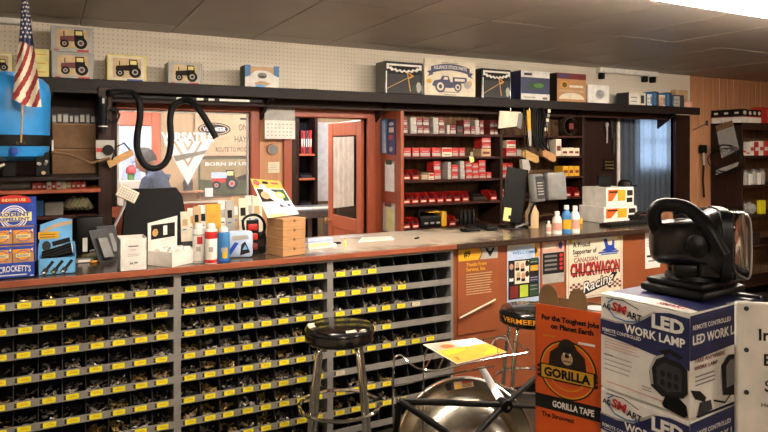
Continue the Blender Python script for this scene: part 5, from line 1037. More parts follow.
p.rect(0, .76, 1, 1, 'gold', 0); p.ell(.15, .9, .1, .08, 'redbright', 1); p.rect(.35, .88, .55, .95, 'ink', 1); p.rect(.65, .88, .9, .94, 'redbright', 1); p.rect(.05, .4, .46, .74, 'gorilla', 0); p.rect(.52, .4, .96, .74, 'darkgreen', 0); p.ell(.25, .57, .14, .1, 'tan', 1); p.ell(.74, .57, .15, .1, 'lime', 1); p.ell(.74, .57, .08, .06, 'paper', 2); p.rect(.55, .24, .9, .32, 'purple', 0); p.rect(.05, .0, .6, .08, 'paleyellow', 0); p.build('flyer_print', fl2)
# papers on the counter
def sheet(name, lab, pts, th, m, cat='paper', art=None, extra=()):
    c = [onz(a, b_, CZ) for a, b_ in pts]; o = c[0]; t = thing(name, lab, cat, o); MB().prism([v - o for v in c], (0, 0, th), m).build('sheets', t)
    for dx, q, mm in extra: MB().prism([(v - o) * q + Vector((dx, .01, th)) for v in c], (0, 0, .0012), mm).build('top_sheet', t)
    return t
sheet('newspaper', 'folded newspaper and sheets lying beside the brown cartons', [(309, 250), (337, 246.5), (334, 243), (309, 245)], .010, 'paper', 'newspaper', None, ((.0, .8, 'paleyellow'),))
sheet('blue_leaflet', 'pale blue leaflet rolled beside the brown cartons', [(308, 244.5), (333, 241.5), (331, 239.5), (308, 241)], .018, 'paleblue', 'leaflet')
sheet('paper_pile', 'loose white paper and envelope spread on the counter by the door', [(358, 242.5), (394, 239.5), (391, 236.8), (362, 238)], .004, 'paper', 'paper', None, ((.03, .7, 'cream'),))
sheet('grey_paper', 'pale grey sheet lying behind the loose paper', [(340, 238.6), (366, 236.4), (362, 234.8), (340, 236.4)], .002, 'lightgrey', 'paper')
o = onz(345, 246.5, CZ); q = thing('glue_bottle', 'tiny clear yellow bottle standing on the counter', 'bottle', o); MB().lathe([(0, 0), (.012, 0), (.012, .028), (.006, .034), (.005, .045), (0, .045)], 'paleyellow', 12).build('bottle_body', q, True); MB().lathe([(0, .045), (.007, .045), (.004, .055), (0, .056)], 'gold', 10).build('cap', q, True)
o = onz(337, 244, CZ); tag(MB().bev(-.025, -.014, 0, .025, .014, .014, 'black', .004, 1).build('black_remote', None, True, loc=o), 'small black gadget beside the newspaper', 'gadget')
o = onz(417, 239, CZ); q = thing('black_clip', 'tiny black marker lying in the middle of the bare counter', 'marker', o, .5); MB().tube([(-.025, 0, .007), (.02, 0, .007)], .006, 'black', 8).build('barrel', q, True); MB().tube([(.02, 0, .007), (.028, 0, .007)], .003, 'darkgrey', 6).build('tip', q, True)
for k, (x, y, s, lb) in enumerate(((468, 231.5, 1.0, 'black work glove lying on the counter beside the dark strap'), (489, 230, 1.2, 'crumpled black work glove below the black screen'))):
    o = onz(x, y, CZ); q = thing('black_glove', lb, 'glove', o, .3 + k); MB().bev(-.06 * s, -.035 * s, 0, .04 * s, .035 * s, .03 * s, 'black', .012, 2).build('palm', q, True)
    for i in range(4): MB().tube([(.03 * s, (-.026 + .017 * i) * s, .014), (.07 * s, (-.03 + .02 * i) * s, .02 + .004 * (i % 2)), (.105 * s, (-.032 + .021 * i) * s, .010)], .0095 * s, 'black', 8).build('finger', q, True)
    MB().tube([(-.01 * s, -.03 * s, .014), (.03 * s, -.06 * s, .016), (.05 * s, -.07 * s, .012)], .010 * s, 'black', 8).build('thumb', q, True)
o = onz(478, 226.5, CZ); tag(MB().tube([(-.12, 0, .008), (-.05, .02, .012), (.02, .0, .008), (.12, .03, .008)], .007, 'rubber', 6).build('black_strap', None, True, loc=o), 'dark strap stretched along the counter between the gloves', 'strap')
# black chair behind the counter
hz = 1.455; hcx = X(156, 4.36); chq = thing('office_chair', 'black high backed chair standing behind the counter', 'chair', (hcx, 4.38, 0), .12)
g = MB(); prof = []
for i in range(9):
    z = 1.0 + (hz - 1.0) * i / 8; hw = .225 - .05 * (i / 8) - (.03 if i == 8 else 0); prof.append((hw, z))
n = 10; vs = []
for hw, z in prof:
    for j in range(n + 1): u = -1 + 2 * j / n; vs.append((u * hw, -.03 - .03 * (1 - u * u) + .06 * ((z - 1.0) / .43) ** 2, z))
for hw, z in prof:
    for j in range(n + 1): u = -1 + 2 * j / n; vs.append((u * hw, .01 - .02 * (1 - u * u) + .06 * ((z - 1.0) / .43) ** 2, z))
K = 9 * (n + 1); fs = []
for i in range(8):
    for j in range(n): a = i * (n + 1) + j; fs += [(a, a + 1, a + n + 2, a + n + 1), (K + a, K + a + n + 1, K + a + n + 2, K + a + 1)]
    for j in (0, n): a = i * (n + 1) + j; fs.append((a, a + n + 1, K + a + n + 1, K + a) if j == 0 else (a, K + a, K + a + n + 1, a + n + 1))
for i, fl_ in ((0, 1), (8, 0)):
    for j in range(n): a = i * (n + 1) + j; fs.append((a, K + a, K + a + 1, a + 1) if fl_ else (a, a + 1, K + a + 1, K + a))
M('chairfabric', '0d0d0e', .9, 0, .1, 40); g.add(vs, fs, 'chairfabric').build('backrest', chq, True)
MB().bev(-.23, -.02, .72, .23, .42, .80, 'chairfabric', .03, 2).build('seat', chq, True); MB().tube([(0, .0, .74), (0, -.05, .8), (0, -.055, 1.05)], .02, 'black', 8).build('back_stem', chq, True); MB().tube([(0, .2, .72), (0, .2, .12)], .025, 'chrome', 12).build('gas_column', chq, True)
for k in range(5): a = k * 1.2566; MB().tube([(0, .2, .12), (.22 * math.cos(a), .2 + .22 * math.sin(a), .06)], .018, 'black', 8).build('base_leg', chq, True); MB().lathe([(0, -.02), (.03, -.02), (.03, .02), (0, .02)], 'rubber', 12, RX, (.22 * math.cos(a), .2 + .22 * math.sin(a), .03)).build('castor', chq, True)
MB().tube([(.19 * math.cos(a * .3), .2 + .19 * math.sin(a * .3), .3) for a in range(21)], .010, 'chrome', 8, True).build('foot_ring', chq, True)
# ------------------------------------------------------------------ right part of the counter
o = onz(512, 234, CZ); o.y = 3.92; o.x = X(514, 3.92); sm = thing('black_screen', 'black tilted computer screen with pale yellow note on the counter', 'monitor', o); zs = [Z(514, y, 3.92) - CZ for y in (228, 168)]
MB().bev(-.08, -.06, 0, .1, .08, .014, 'black', .004, 1).build('stand_base', sm); MB().tube([(.0, .01, .01), (.0, .02, zs[1] * .6)], .02, 'black', 10).build('stand_neck', sm, True)
Rm = Matrix.Translation((0, 0, zs[1] * .5)) @ Matrix.Rotation(math.radians(-24), 4, 'Z') @ Matrix.Rotation(math.radians(9), 4, 'Y') @ Matrix.Rotation(math.radians(-6), 4, 'X'); MB().bev(-.085, -.018, -zs[1] * .42, .085, .012, zs[1] * .5, 'blackplastic', .008, 2, Rm).build('screen_housing', sm)
MB().bev(-.07, -.0195, -zs[1] * .36, .07, -.018, zs[1] * .42, 'black', .0006, 1, Rm).build('screen_glass', sm); MB().bev(-.07, -.0215, -zs[1] * .40, -.015, -.0196, -zs[1] * .18, 'paleyellow', .0006, 1, Rm).build('sticky_note', sm); MB().bev(-.032, -.0226, -zs[1] * .36, -.01, -.0216, -zs[1] * .30, 'black', .0004, 1, Rm).build('note_mark', sm)
# swing arm with two grey card readers
o = onz(526, 231, CZ) + Vector((0, .12, 0)); tm = thing('card_reader_stand', 'pair of grey boxy card readers on a bent metal stand', 'card reader', o); zz_ = lambda x, y: at(x, y, o.y) - o
MB().tube([(.0, 0, .014), zz_(530, 222), zz_(531, 202), zz_(532, 188)], .008, 'midgrey', 8).build('stand_arm', tm, True); MB().bev(-.06, -.04, 0, .06, .05, .008, 'darkgrey', .003, 1).build('foot_plate', tm)
for k, (xa, xb, ya, yb, rz_) in enumerate(((529, 544.5, 174, 202, .35), (545, 562, 172, 200, -.1))):
    c0 = zz_((xa + xb) / 2, (ya + yb) / 2); w_ = (X(xb, o.y) - X(xa, o.y)) / 2; h_ = (Z(540, ya, o.y) - Z(540, yb, o.y)) / 2; Rm = Matrix.Translation(c0 + Vector((0, -.02 * k, 0))) @ Matrix.Rotation(rz_, 4, 'Z') @ Matrix.Rotation(-.12, 4, 'X')
    MB().bev(-w_, -.03, -h_, w_, .03, h_, 'midgrey', .014, 2, Rm).build('reader_body', tm, True); MB().bev(-w_ * .78, -.034, -h_ * .8, w_ * .78, -.03, h_ * .8, 'darkgrey' if k == 0 else 'midgrey', .0015, 1, Rm).build('front_panel', tm)
    if k: MB().lathe([(.012, 0), (.021, 0), (.021, .004), (.012, .004)], 'ink', 18, Rm @ RX, Rm.to_3x3() @ Vector((0, 0, 0))).build('round_mark', tm)
    else:
        for j in range(5): MB().bev(-w_ * .6, -.0352, -h_ * .5 + j * .022, w_ * .5, -.034, -h_ * .5 + j * .022 + .008, 'lightgrey', .0004, 1, Rm).build('text_line', tm)
g = thing('plastic_jug', 'pale tan jug with black hose behind the white spray bottle', 'jug', onz(548, 230, CZ) + Vector((0, .18, 0))); MB().lathe([(0, 0), (.05, 0), (.052, .12), (.03, .16), (.02, .2), (0, .2)], 'tan', 16).build('jug_body', g, True); MB().tube([(-.05, -.03, .02), (-.07, -.05, .1), (-.03, -.05, .18), (.03, -.04, .21)], .009, 'rubber', 8).build('hose', g, True); MB().lathe([(0, .2), (.022, .2), (.022, .225), (0, .225)], 'lightgrey', 12).build('cap', g, True)
def bottle(x, yb, yt, lab, body, cap, band, rpx):
    o = onz(x, yb, CZ); d = o.y * CT + o.x * ST; r = rpx * d / F; H = (yb - yt) * d / F; o.y += r * .6; t = thing('bottle', lab, 'bottle', o)
    MB().lathe([(0, 0), (r, 0), (r, H * .62), (r * .8, H * .74), (r * .45, H * .82), (r * .45, H * .86), (0, H * .86)], body, 18).build('bottle_body', t, True); MB().lathe([(0, H * .86), (r * .55, H * .86), (r * .5, H), (0, H)], cap, 14).build('cap', t, True); MB().lathe([(r * .98, H * .16), (r * 1.015, H * .16), (r * 1.015, H * .5), (r * .98, H * .5)], band, 18).build('label_band', t, True); return t
bottle(550, 233.5, 221, 'very small white bottle with white cap on the counter', 'cream', 'white', 'pink', 2.6)
bottle(559, 234, 211.5, 'white bottle with red label beside the tiny white bottle', 'white', 'white', 'pink', 4.6)
bottle(568.5, 233.5, 205.5, 'blue bottle with yellow label and white cap', 'steelblue', 'white', 'gold', 4.7)
bottle(577, 233, 206, 'white bottle with faded red label beside the white cartons', 'white', 'white', 'pink', 4.6)
tag(MB().bev(-.07, -.02, 0, .07, .03, .05, 'gold', .006, 1).build('yellow_pack', None, loc=onz(584, 226, CZ) + Vector((0, .1, .0))), 'yellow pack lying behind the bottles', 'packet')
# two white cartons
def art_wc(p): p.rect(.02, .04, .98, .94, 'paper'); p.pol([(.06, .9), (.46, .9), (.2, .3), (.06, .3)], 'orange', 1); p.rect(.1, .72, .4, .82, 'gorilla', 2); p.rect(.4, .3, .68, .88, 'gold', 2); p.rect(.74, .55, .95, .85, 'gorilla', 1); p.rect(.72, .2, .94, .45, 'ink', 1)
wy = 3.80; z0 = CZ; xa, xb = X(604, wy), X(637, wy); zA = Z(620, 206.5, wy)
carton('white_carton', 'lower white carton with orange print beside the bottles', 'box', xa, xb, wy, wy + .28, z0, zA, 'white', art_wc)
xa, xb = X(609, wy), X(634, wy); carton('white_carton', 'upper white carton with orange and yellow label on the stack', 'box', xa - .03, xb, wy, wy + .27, zA + .0005, Z(620, 187.5, wy), 'white', art_wc)
zt_ = Z(620, 187.5, wy) + .0005
q = thing('small_black_monitor', 'small black screen standing on the upper white carton', 'monitor', (X(605, wy + .12) + .02, wy + .12, zt_)); MB().bev(-.09, 0, .012, .07, .03, .10, 'black', .005, 1).build('screen', q); MB().bev(-.04, -.02, 0, .03, .05, .012, 'black', .003, 1).build('foot', q)
q = thing('black_headset', 'small black cap-like bundle on the upper white carton', 'bundle', (X(625, wy + .1), wy + .1, zt_)); MB().lathe([(0, 0), (.06, 0), (.058, .03), (.035, .055), (0, .06)], 'black', 16).build('crown', q, True); MB().bev(.03, -.05, 0, .1, .03, .01, 'black', .004, 1).build('brim', q)
# keyboard and phone in black
ky = onz(626, 226, CZ); q = thing('black_keyboard', 'black keyboard lying on the counter in front of white cartons', 'keyboard', ky, .05); MB().bev(-.2, -.02, 0, .26, .1, .022, 'black', .006, 1).build('keyboard_base', q)
kk = MB().bev(0, 0, 0, .024, .018, .008, 'blackplastic', .003, 1).build('key', q, loc=(-.19, -.012, .022))
for r in range(4):
    for c in range(15):
        if r or c: share(kk, q, (-.19 + c * .0295, -.012 + r * .026, .022))
q = thing('desk_phone', 'black desk phone with handset beside the keyboard', 'phone', ky + Vector((.36, .12, 0)), -.1); MB().bev(-.1, -.06, 0, .1, .08, .05, 'black', .012, 2).build('phone_base', q, True); MB().tube([(-.09, .0, .065), (-.06, 0, .08), (.06, 0, .08), (.09, 0, .065)], [.022, .016, .016, .022], 'blackplastic', 10).build('handset', q, True)
# ------------------------------------------------------------------ tools hanging from the overhead shelf at the right
HGY = 4.50
def hang(name, lab, cat, x, ytop=106): return thing(name, lab, cat, Vector((X(x, HGY), HGY, 2.088)))
q = hang('paper_pad', 'off white paper pad hanging under the overhead shelf', 'pad', 510); o = q.location; c4 = [at(a, b_, HGY) - o for a, b_ in [(500, 111), (521, 112), (519, 126), (498.5, 128.5)]]; MB().prism(list(reversed(c4)), (0, .012, 0), 'cream').build('pad', q); MB().tube([(0, 0, 0), c4[0] * .5 + c4[1] * .5], .004, 'steel', 5).build('hook', q); MB().prism([at(a, b_, HGY - .005) - o for a, b_ in reversed([(519, 113), (523, 113), (521, 129), (517, 127)])], (0, .01, 0), 'midgrey').build('clip', q)
q = hang('yellow_level', 'thin yellow gauge stick hanging under the shelf', 'gauge', 529); o = q.location; c4 = [at(a, b_, HGY) - o for a, b_ in [(527, 110), (530.5, 110), (531.5, 146), (528.5, 146)]]; MB().prism(list(reversed(c4)), (0, .012, 0), 'gold').build('stick', q); MB().tube([(0, 0, 0), (0, 0, -.05)], .004, 'steel', 5).build('hook', q); MB().prism([at(a, b_, HGY - .002) - o for a, b_ in reversed([(528.3, 130), (531.2, 130), (531.5, 146), (528.5, 146)])], (0, .003, 0), 'lightgrey').build('scale_strip', q)
q = hang('black_cables', 'black cables bunched under the overhead shelf', 'cables', 538); o = q.location
for k in range(6): MB().tube(smooth([Vector((.02 * k - .05, 0, 0)), at(532 + k * 2.5, 118, HGY + .01 * k) - o, at(533 + k * 2, 135 + 2 * (k % 3), HGY + .01 * k) - o, at(536 + k * 2.5, 148 + 3 * (k % 2), HGY + .01 * k) - o], 4), .011, 'rubber', 7).build('cable', q, True)
q = hang('label_chain', 'white and black label strip hanging among the black cables', 'strip', 547); o = q.location
for k in range(5): MB().bev(*[v for v in ((lambda c: (c.x - .016, c.y - .02, c.z - .016, c.x + .016, c.y - .012, c.z + .016))(at(548 - .8 * k, 111 + k * 4.6, HGY) - o))], 'cream' if k % 2 == 0 else 'midgrey', .002, 1).build('link', q)
MB().tube([(0, -.01, 0), at(545, 131, HGY) - o], .004, 'black', 5).build('cord', q)
for k, (pts, lb) in enumerate((([(523, 152), (526, 150), (538.5, 156), (539, 162), (536.5, 163), (523, 157)], 'light wooden hook handle beside the yellow gauge stick'), ([(543, 152), (546, 150), (556, 155), (556, 161), (553, 162), (543, 156)], 'brown wooden hook handle beside the cream boxes'))):
    q = thing('wooden_hook', lb, 'hook', Vector((X(pts[0][0], HGY - .04), HGY - .04, 2.088))); o = q.location; MB().prism([at(a, b_, HGY - .04) - o for a, b_ in pts], (0, .03, 0), 'wood' if k == 0 else 'cardboard').build('handle', q); e = at(pts[0][0] + 7, 152, HGY - .02) - o; MB().tube([Vector((.02, .02, 0)), Vector((e.x, .02, e.z))], .005, 'black', 6).build('cord', q)
q = hang('grey_scoop', 'pale grey plastic scoop with long rod hanging by the screen', 'scoop', 524); o = q.location; c4 = [at(a, b_, HGY - .08) - o for a, b_ in [(522, 160), (528.5, 159), (530.5, 168), (528, 175), (523.5, 176)]]; MB().prism(list(reversed(c4)), (0, .04, 0), 'lightgrey').build('scoop_head', q); MB().tube([c4[4], at(515, 215, HGY - .1) - o], .006, 'midgrey', 6).build('rod', q); MB().tube([(0, 0, 0), c4[0] * .5 + c4[1] * .5], .004, 'black', 6).build('cord', q)
q = thing('tan_folder', 'tan and white folders leaning in the right parts shelf bay', 'folder', (X(544, 4.62), 4.62, SZ[3] + .0005)); MB().hexa([(-.1, 0, 0), (.02, 0, 0), (.02, .02, 0), (-.1, .02, 0), (-.1, .08, .17), (.02, .08, .17), (.02, .1, .17), (-.1, .1, .17)], 'cardboard').build('tan_cover', q); MB().hexa([(.0, -.004, 0), (.12, -.004, 0), (.12, .004, 0), (.0, .004, 0), (.03, .07, .165), (.15, .07, .15), (.15, .078, .15), (.03, .078, .165)], 'paper').build('white_cover', q)
# ================================================================== COUNTER FRONT SIGNS
CY = YR + .02
def fsign(name, lab, cat, x0, x1, yt, yb, m, art, th=.004):
    a, b_ = X(x0, CY), X(x1, CY); xm = (x0 + x1) / 2; z1, z0 = Z(xm, yt, CY), Z(xm, yb, CY); t = thing(name, lab, cat, ((a + b_) / 2, CY - .0005, z0)); W, H = b_ - a, z1 - z0
    MB().bev(-W / 2, -th, 0, W / 2, 0, H, m, .001, 1).build('board', t); p = Print((-W / 2, -th, 0), (1, 0, 0), (0, 0, 1), W, H); art(p); p.build('printed_face', t); return t
def art9(p):
    p.pol([(.02, .82), (.5, .82), (.58, .9), (.5, .98), (.02, .98)], 'gold'); p.pol([(.54, .82), (.98, .82), (.98, .98), (.54, .98), (.61, .9)], 'lightgrey'); p.text('#9', .14, .862, .07, 'ink', 1, .16, 'l', .03); p.rect(.34, .86, .48, .95, 'amber', 1)
    p.pol([(.66, .94), (.92, .94), (.79, .84)], 'ink', 1); p.rect(.75, .91, .83, .94, 'lightgrey', 2); p.rect(.62, .948, .94, .964, 'ink', 1); p.text('Thanks From', .2, .755, .04, 'gold', 1, .5, 'l', .02); p.text('Service, Inc.', .2, .70, .04, 'gold', 1, .48, 'l', .02); p.lines(.2, .86, [.66 - .028 * k for k in range(9)], 'tan', .010)
fsign('number_nine_sign', 'rust brown notice board with yellow #9 arrow on the counter front', 'sign', 457, 497.5, 243.5, 332, 'counterpanel', art9, .008)
st0, st1 = at(460, 318, CY - .03), at(495.5, 299.5, CY - .03); tag(MB().tube([Vector((0, 0, 0)), st1 - st0], .006, 'cream', 6).build('white_stick', None, True, loc=st0), 'thin cream stick slanting across the #9 notice board', 'stick')
def artp1(p):
    p.rect(.03, .02, .97, .98, 'paleblue'); p.rect(.03, .84, .97, .98, 'cream', 1); p.ell(.5, .82, .42, .10, 'paleblue', 2); p.text('WELCOME', .5, .79, .05, 'steelblue', 3, .7); p.rect(.84, .72, .97, .95, 'amber', 2)
    p.rect(.03, .08, .97, .7, 'ink', 1); p.rect(.22, .32, .66, .68, 'cream', 2)
    for k, (x, y) in enumerate([(.12, .6), (.12, .46), (.3, .62), (.46, .6), (.6, .63), (.33, .46), (.48, .44), (.6, .46)]): p.ell(x, y, .06, .05, ['skin', 'gorilla', 'tan'][k % 3], 3, 12); p.rect(x - .06, y - .09, x + .06, y - .04, ['ink', 'paper', 'gorilla'][k % 3], 3)
    for x, y, m in ((.08, .1, 'maroon'), (.38, .1, 'lime'), (.68, .1, 'darkgreen'), (.7, .32, 'navy'), (.7, .5, 'gold'), (.7, .62, 'darkgreen')): p.rect(x, y, x + .25, y + (.19 if y < .3 else .09), m, 2)
    p.lines(.7, .93, [.2, .26, .35, .39, .53, .64], 'lightgrey', .01, 3)
fsign('event_poster', 'colourful poster with a group photo on the counter front', 'poster', 507, 539.5, 240.5, 303, 'paleblue', artp1, .002)
def artp2(p):
    p.rect(.02, .02, .98, .98, 'lightgrey'); p.rect(.02, .72, .98, .98, 'pink', 1); p.rect(.1, .8, .6, .9, 'cream', 2); p.ell(.82, .86, .1, .09, 'purple', 2); p.rect(.02, .22, .98, .7, 'ink', 1)
    for k in range(4): p.rect(.1, .3 + .1 * k, .66, .35 + .1 * k, 'midgrey', 2); p.ell(.85, .33 + .1 * k, .08, .04, 'red', 2)
fsign('event_flyer', 'small black and pink flyer beside the colourful poster', 'flyer', 542, 564, 239.5, 283, 'lightgrey', artp2, .002)
def artcw(p):
    p.rect(.0, .0, 1, 1, 'cream'); p.rect(.03, .03, .97, .035, 'maroon', 1); p.rect(.03, .965, .97, .97, 'maroon', 1); p.rect(.03, .03, .036, .97, 'maroon', 1); p.rect(.964, .03, .97, .97, 'maroon', 1)
    p.text('A Proud', .1, .84, .075, 'ink', 2, .3, 'l', .03); p.text('Supporter of', .1, .73, .075, 'ink', 2, .42, 'l', .03); p.pol([(.6, .74), (.68, .78), (.64, .93), (.7, .94), (.73, .83), (.8, .82), (.8, .91), (.84, .9), (.84, .77), (.9, .74), (.74, .72)], 'royal', 2); p.rect(.55, .70, .92, .725, 'royal', 2); p.rect(.6, .67, .9, .69, 'steelblue', 2)
    p.text('CANADIAN', .12, .595, .075, 'maroon', 2, .42, 'l', .02); p.rect(.12, .69, .2, .7, 'maroon', 2)
    p.text('CHUCKWAGON', .505, .375, .2, 'ink', 2, .88, bold=.055); p.text('CHUCKWAGON', .495, .385, .2, 'redbright', 3, .88, bold=.03); p.rect(.07, .42, .93, .435, 'gorilla', 4)
    p.pol([(.2, .14), (.72, .26), (.8, .38), (.9, .36), (.78, .2), (.3, .06)], 'ink', 2); p.text('Racing', .55, .16, .17, 'ink', 3, .56, bold=.07, slant=.3, rot=.2); p.text('Racing', .55, .165, .16, 'paper', 4, .54, bold=.01, slant=.3, rot=.2)
    for r in range(4):
        for c in range(5):
            if (r + c) % 2 == 0: p.rect(.05 + c * .045, .12 + r * .035, .095 + c * .045, .155 + r * .035, 'maroon', 1); p.rect(.74 + c * .045, .12 + r * .035, .785 + c * .045, .155 + r * .035, 'maroon', 1)
    p.ell(.06, .94, .03, .03, 'gold', 2); p.ell(.94, .94, .03, .03, 'gold', 2); p.ell(.1, .07, .04, .02, 'gold', 2)
fsign('racing_sign', 'large cream racing supporter sign with red and black lettering', 'sign', 566, 622, 235.5, 297, 'cream', artcw, .006)
fsign('paper_notice', 'small white paper notice on the counter front behind the lamp', 'notice', 645, 660, 231, 268, 'paper', lambda p: [p.rect(.1, .3, .9, .36, 'ink'), p.lines(.1, .9, [.75, .68, .6], 'lightgrey', .02), p.rect(.2, .18, .8, .22, 'midgrey')], .002)
# ================================================================== STOOLS
def stool(loc, lab, logo):
    t = thing('bar_stool', lab, 'stool', loc, -.5); Hs = .80; r = .18
    MB().lathe([(0, Hs - .085), (r * .93, Hs - .085), (r, Hs - .075), (r * 1.0, Hs - .02), (r * .93, Hs - .004), (r * .6, Hs + .006), (0, Hs + .008)], 'blackgloss', 40).build('seat', t, True)
    MB().lathe([(r * 1.0, Hs - .030), (r * 1.012, Hs - .028), (r * 1.012, Hs - .022), (r * .99, Hs - .019)], 'blackplastic', 40).build('piping', t, True)
    for k in range(4):
        a = .785 + k * 1.5708; ca, sa = math.cos(a), math.sin(a); MB().tube([(.06 * ca, .06 * sa, Hs - .092), (.125 * ca, .125 * sa, Hs - .097), (.147 * ca, .147 * sa, Hs - .13), (.172 * ca, .172 * sa, .5), (.225 * ca, .225 * sa, .012)], .0125, 'chrome', 10).build('leg', t, True); MB().lathe([(0, 0), (.018, 0), (.016, .02), (0, .02)], 'rubber', 12, None, (.225 * ca, .225 * sa, 0)).build('foot_cap', t, True)
    MB().tube([(.207 * math.cos(a * .1745), .207 * math.sin(a * .1745), .38) for a in range(36)], .010, 'chrome', 8, True).build('foot_ring', t, True)
    return t
s1 = stool((1.353, 3.05, 0), 'chrome bar stool with black seat in front of the bolt bins', 1)
# pale stripes printed on the first seat
for k, (a0, a1, r0, r1) in enumerate(((3.05, 3.65, .13, .165), (5.0, 5.35, .145, .17), (5.5, 5.7, .15, .172))):
    MB().add([(rr_ * math.cos(a0 + (a1 - a0) * i / 8), rr_ * math.sin(a0 + (a1 - a0) * i / 8), .80 + (.0035 if rr_ < .15 else -.0015)) for rr_ in (r0, r1) for i in range(9)], [(i, i + 9, i + 10, i + 1) for i in range(8)], 'cream').build('seat_stripe', s1)
s2 = stool((2.47, 2.86, 0), 'chrome bar stool with yellow lettered black seat beside the orange box', 2)
g = MB()
vs, fs = textmesh('VERMEER', .02); x0 = min(v[0] for v in vs); x1 = max(v[0] for v in vs)
for rep, a0 in ((0, -2.75),):
    P = []
    for vx, vy in vs:
        a = a0 + (vx - x0) / (x1 - x0) * 1.2; P.append((.183 * math.cos(a), .183 * math.sin(a), .80 - .056 + vy / .72 * .028))
    g.add(P, fs, 'amber')
g.build('rim_lettering', s2)
# ================================================================== DISC COOKER WITH WIRE RACK
DKY = 1.92
ck = thing('disc_cooker', 'round polished steel cooker on black tube legs with wire side rack', 'cooker', (X(468, DKY), DKY, 0)); o = ck.location
lp = lambda x, y, dy=0: at(x, y, DKY + dy) - o
cen = lp(466, 453, .12); rad = .275
dm = MB(); Rd = Matrix.Rotation(math.radians(62), 4, 'X') @ Matrix.Rotation(0, 4, 'Z'); Rd = Matrix.Rotation(-TH + .1, 4, 'Z') @ Matrix.Rotation(math.radians(72), 4, 'X')
prof = [(rad, -.03), (rad * 1.0, .0), (rad * .985, .010), (rad * .80, -.018), (rad * .785, -.012), (rad * .74, .012), (rad * .6, .05), (rad * .35, .078), (.001, .09)]
dm.lathe(prof, 'steel', 56, Rd, cen).build('steel_disc', ck, True)
MB().tube([cen + Rd.to_3x3() @ Vector((rad * 1.0 * math.cos(a * .1309), rad * math.sin(a * .1309), .004)) for a in range(48)], .007, 'chrome', 8, True).build('rim', ck, True)
u_ = (Rd.to_3x3() @ Vector((1, 0, 0))); v_ = (Rd.to_3x3() @ Vector((0, 1, 0))); nn = Rd.to_3x3() @ Vector((0, 0, 1))
lc_ = cen + u_ * .012 + v_ * rad * .895 + nn * .004; Rl = Matrix.Rotation(.12, 3, nn)
p = Print(lc_ - u_ * .045 - v_ * .018, Rl @ u_, Rl @ v_, .085, .034); p.rect(0, 0, 1, 1, 'darkgrey'); p.rect(.04, .08, .96, .92, 'tan', 1); p.pol([(.08, .15), (.36, .15), (.22, .8)], 'gold', 2); p.rect(.42, .6, .92, .85, 'red', 2); p.lines(.42, .9, [.2, .35, .5], 'ink', .06, 2); p.build('warning_label', ck)
p = Print(lc_ - u_ * .075 - v_ * .018, Rl @ u_, Rl @ v_, .022, .03); p.rect(0, 0, 1, 1, 'ink'); p.build('black_sticker', ck)
node = lp(504, 405, -.16); 
def tb(nm, pts, r, m, n=8, fl_=1): return MB().tube(pts, r, m, n, flat=fl_).build(nm, ck, True)
tb('frame_tube', [lp(400, 401, -.08), node], .011, 'black'); tb('frame_tube', [node, lp(545, 370, .05)], .010, 'black'); tb('frame_tube', [node, lp(470, 442, -.2), Vector((lp(430, 500, -.25).x, -.28, .012))], .011, 'black'); tb('frame_tube', [lp(400, 401, -.08), lp(446, 432, -.2), lp(480, 470, -.24), Vector((.18, -.3, .012))], .011, 'black'); tb('frame_tube', [node, lp(540, 407, -.1), Vector((.34, .08, .012))], .010, 'black'); tb('frame_tube', [lp(400, 401, -.08), lp(396, 432, -.05), Vector((lp(394, 432, .0).x, .12, .012))], .011, 'black')
MB().lathe([(0, -.02), (.022, -.02), (.024, 0), (.022, .02), (0, .02)], 'blackplastic', 12, RX, node).build('hub', ck, True); MB().lathe([(0, 0), (.006, 0), (.006, .006), (0, .006)], 'steel', 8, RX, node + Vector((0, -.02, 0))).build('bolt', ck)
MB().prism([lp(478, 368, .02), lp(485, 367, .02), lp(507, 402, -.15), lp(499, 404, -.15)][::-1], (0, .003, .001), 'silver').build('strap_bracket', ck)
# wire rack
w0 = [lp(394, 432, .0), lp(393, 395, 0), lp(394, 362, 0), lp(397, 356, 0), lp(402, 356, 0), lp(412, 365, -.05), lp(424, 370, -.12), lp(440, 370, -.14), lp(470, 363, -.14), lp(500, 357, -.12), lp(526, 353, -.1), lp(529, 350, -.08)]
tb('rack_wire', smooth(w0, 4), .0035, 'chrome', 6); tb('rack_wire', [lp(393, 387, 0), lp(440, 376, -.08), lp(494, 366, -.1)], .003, 'chrome', 6); tb('rack_wire', smooth([lp(424, 396, .1), lp(424, 362, .1), lp(428, 348, .12), lp(438, 346, .14)], 3), .0033, 'chrome', 6); tb('rack_wire', [lp(438, 346, .14), lp(505, 336, .16), lp(529, 350, -.08)], .0033, 'chrome', 6); tb('rack_wire', smooth([lp(490, 352, .1), lp(493, 342, .12), lp(500, 338, .14), lp(508, 341, .14)], 3), .003, 'midgrey', 6)
for k in range(7): q = k / 6; tb('rack_wire', [lp(424 + 90 * q, 370 - 14 * q, -.12), lp(438 + 68 * q, 346 - 10 * q, .14)], .0025, 'chrome', 5)
tb('rack_wire', [lp(394, 432, 0), Vector((lp(394, 432, .0).x, .12, .02))], .0035, 'chrome', 6); tb('leg_wire', [lp(424, 396, .1), Vector((lp(424, 396, .1).x, .14, .012))], .0035, 'chrome', 6)
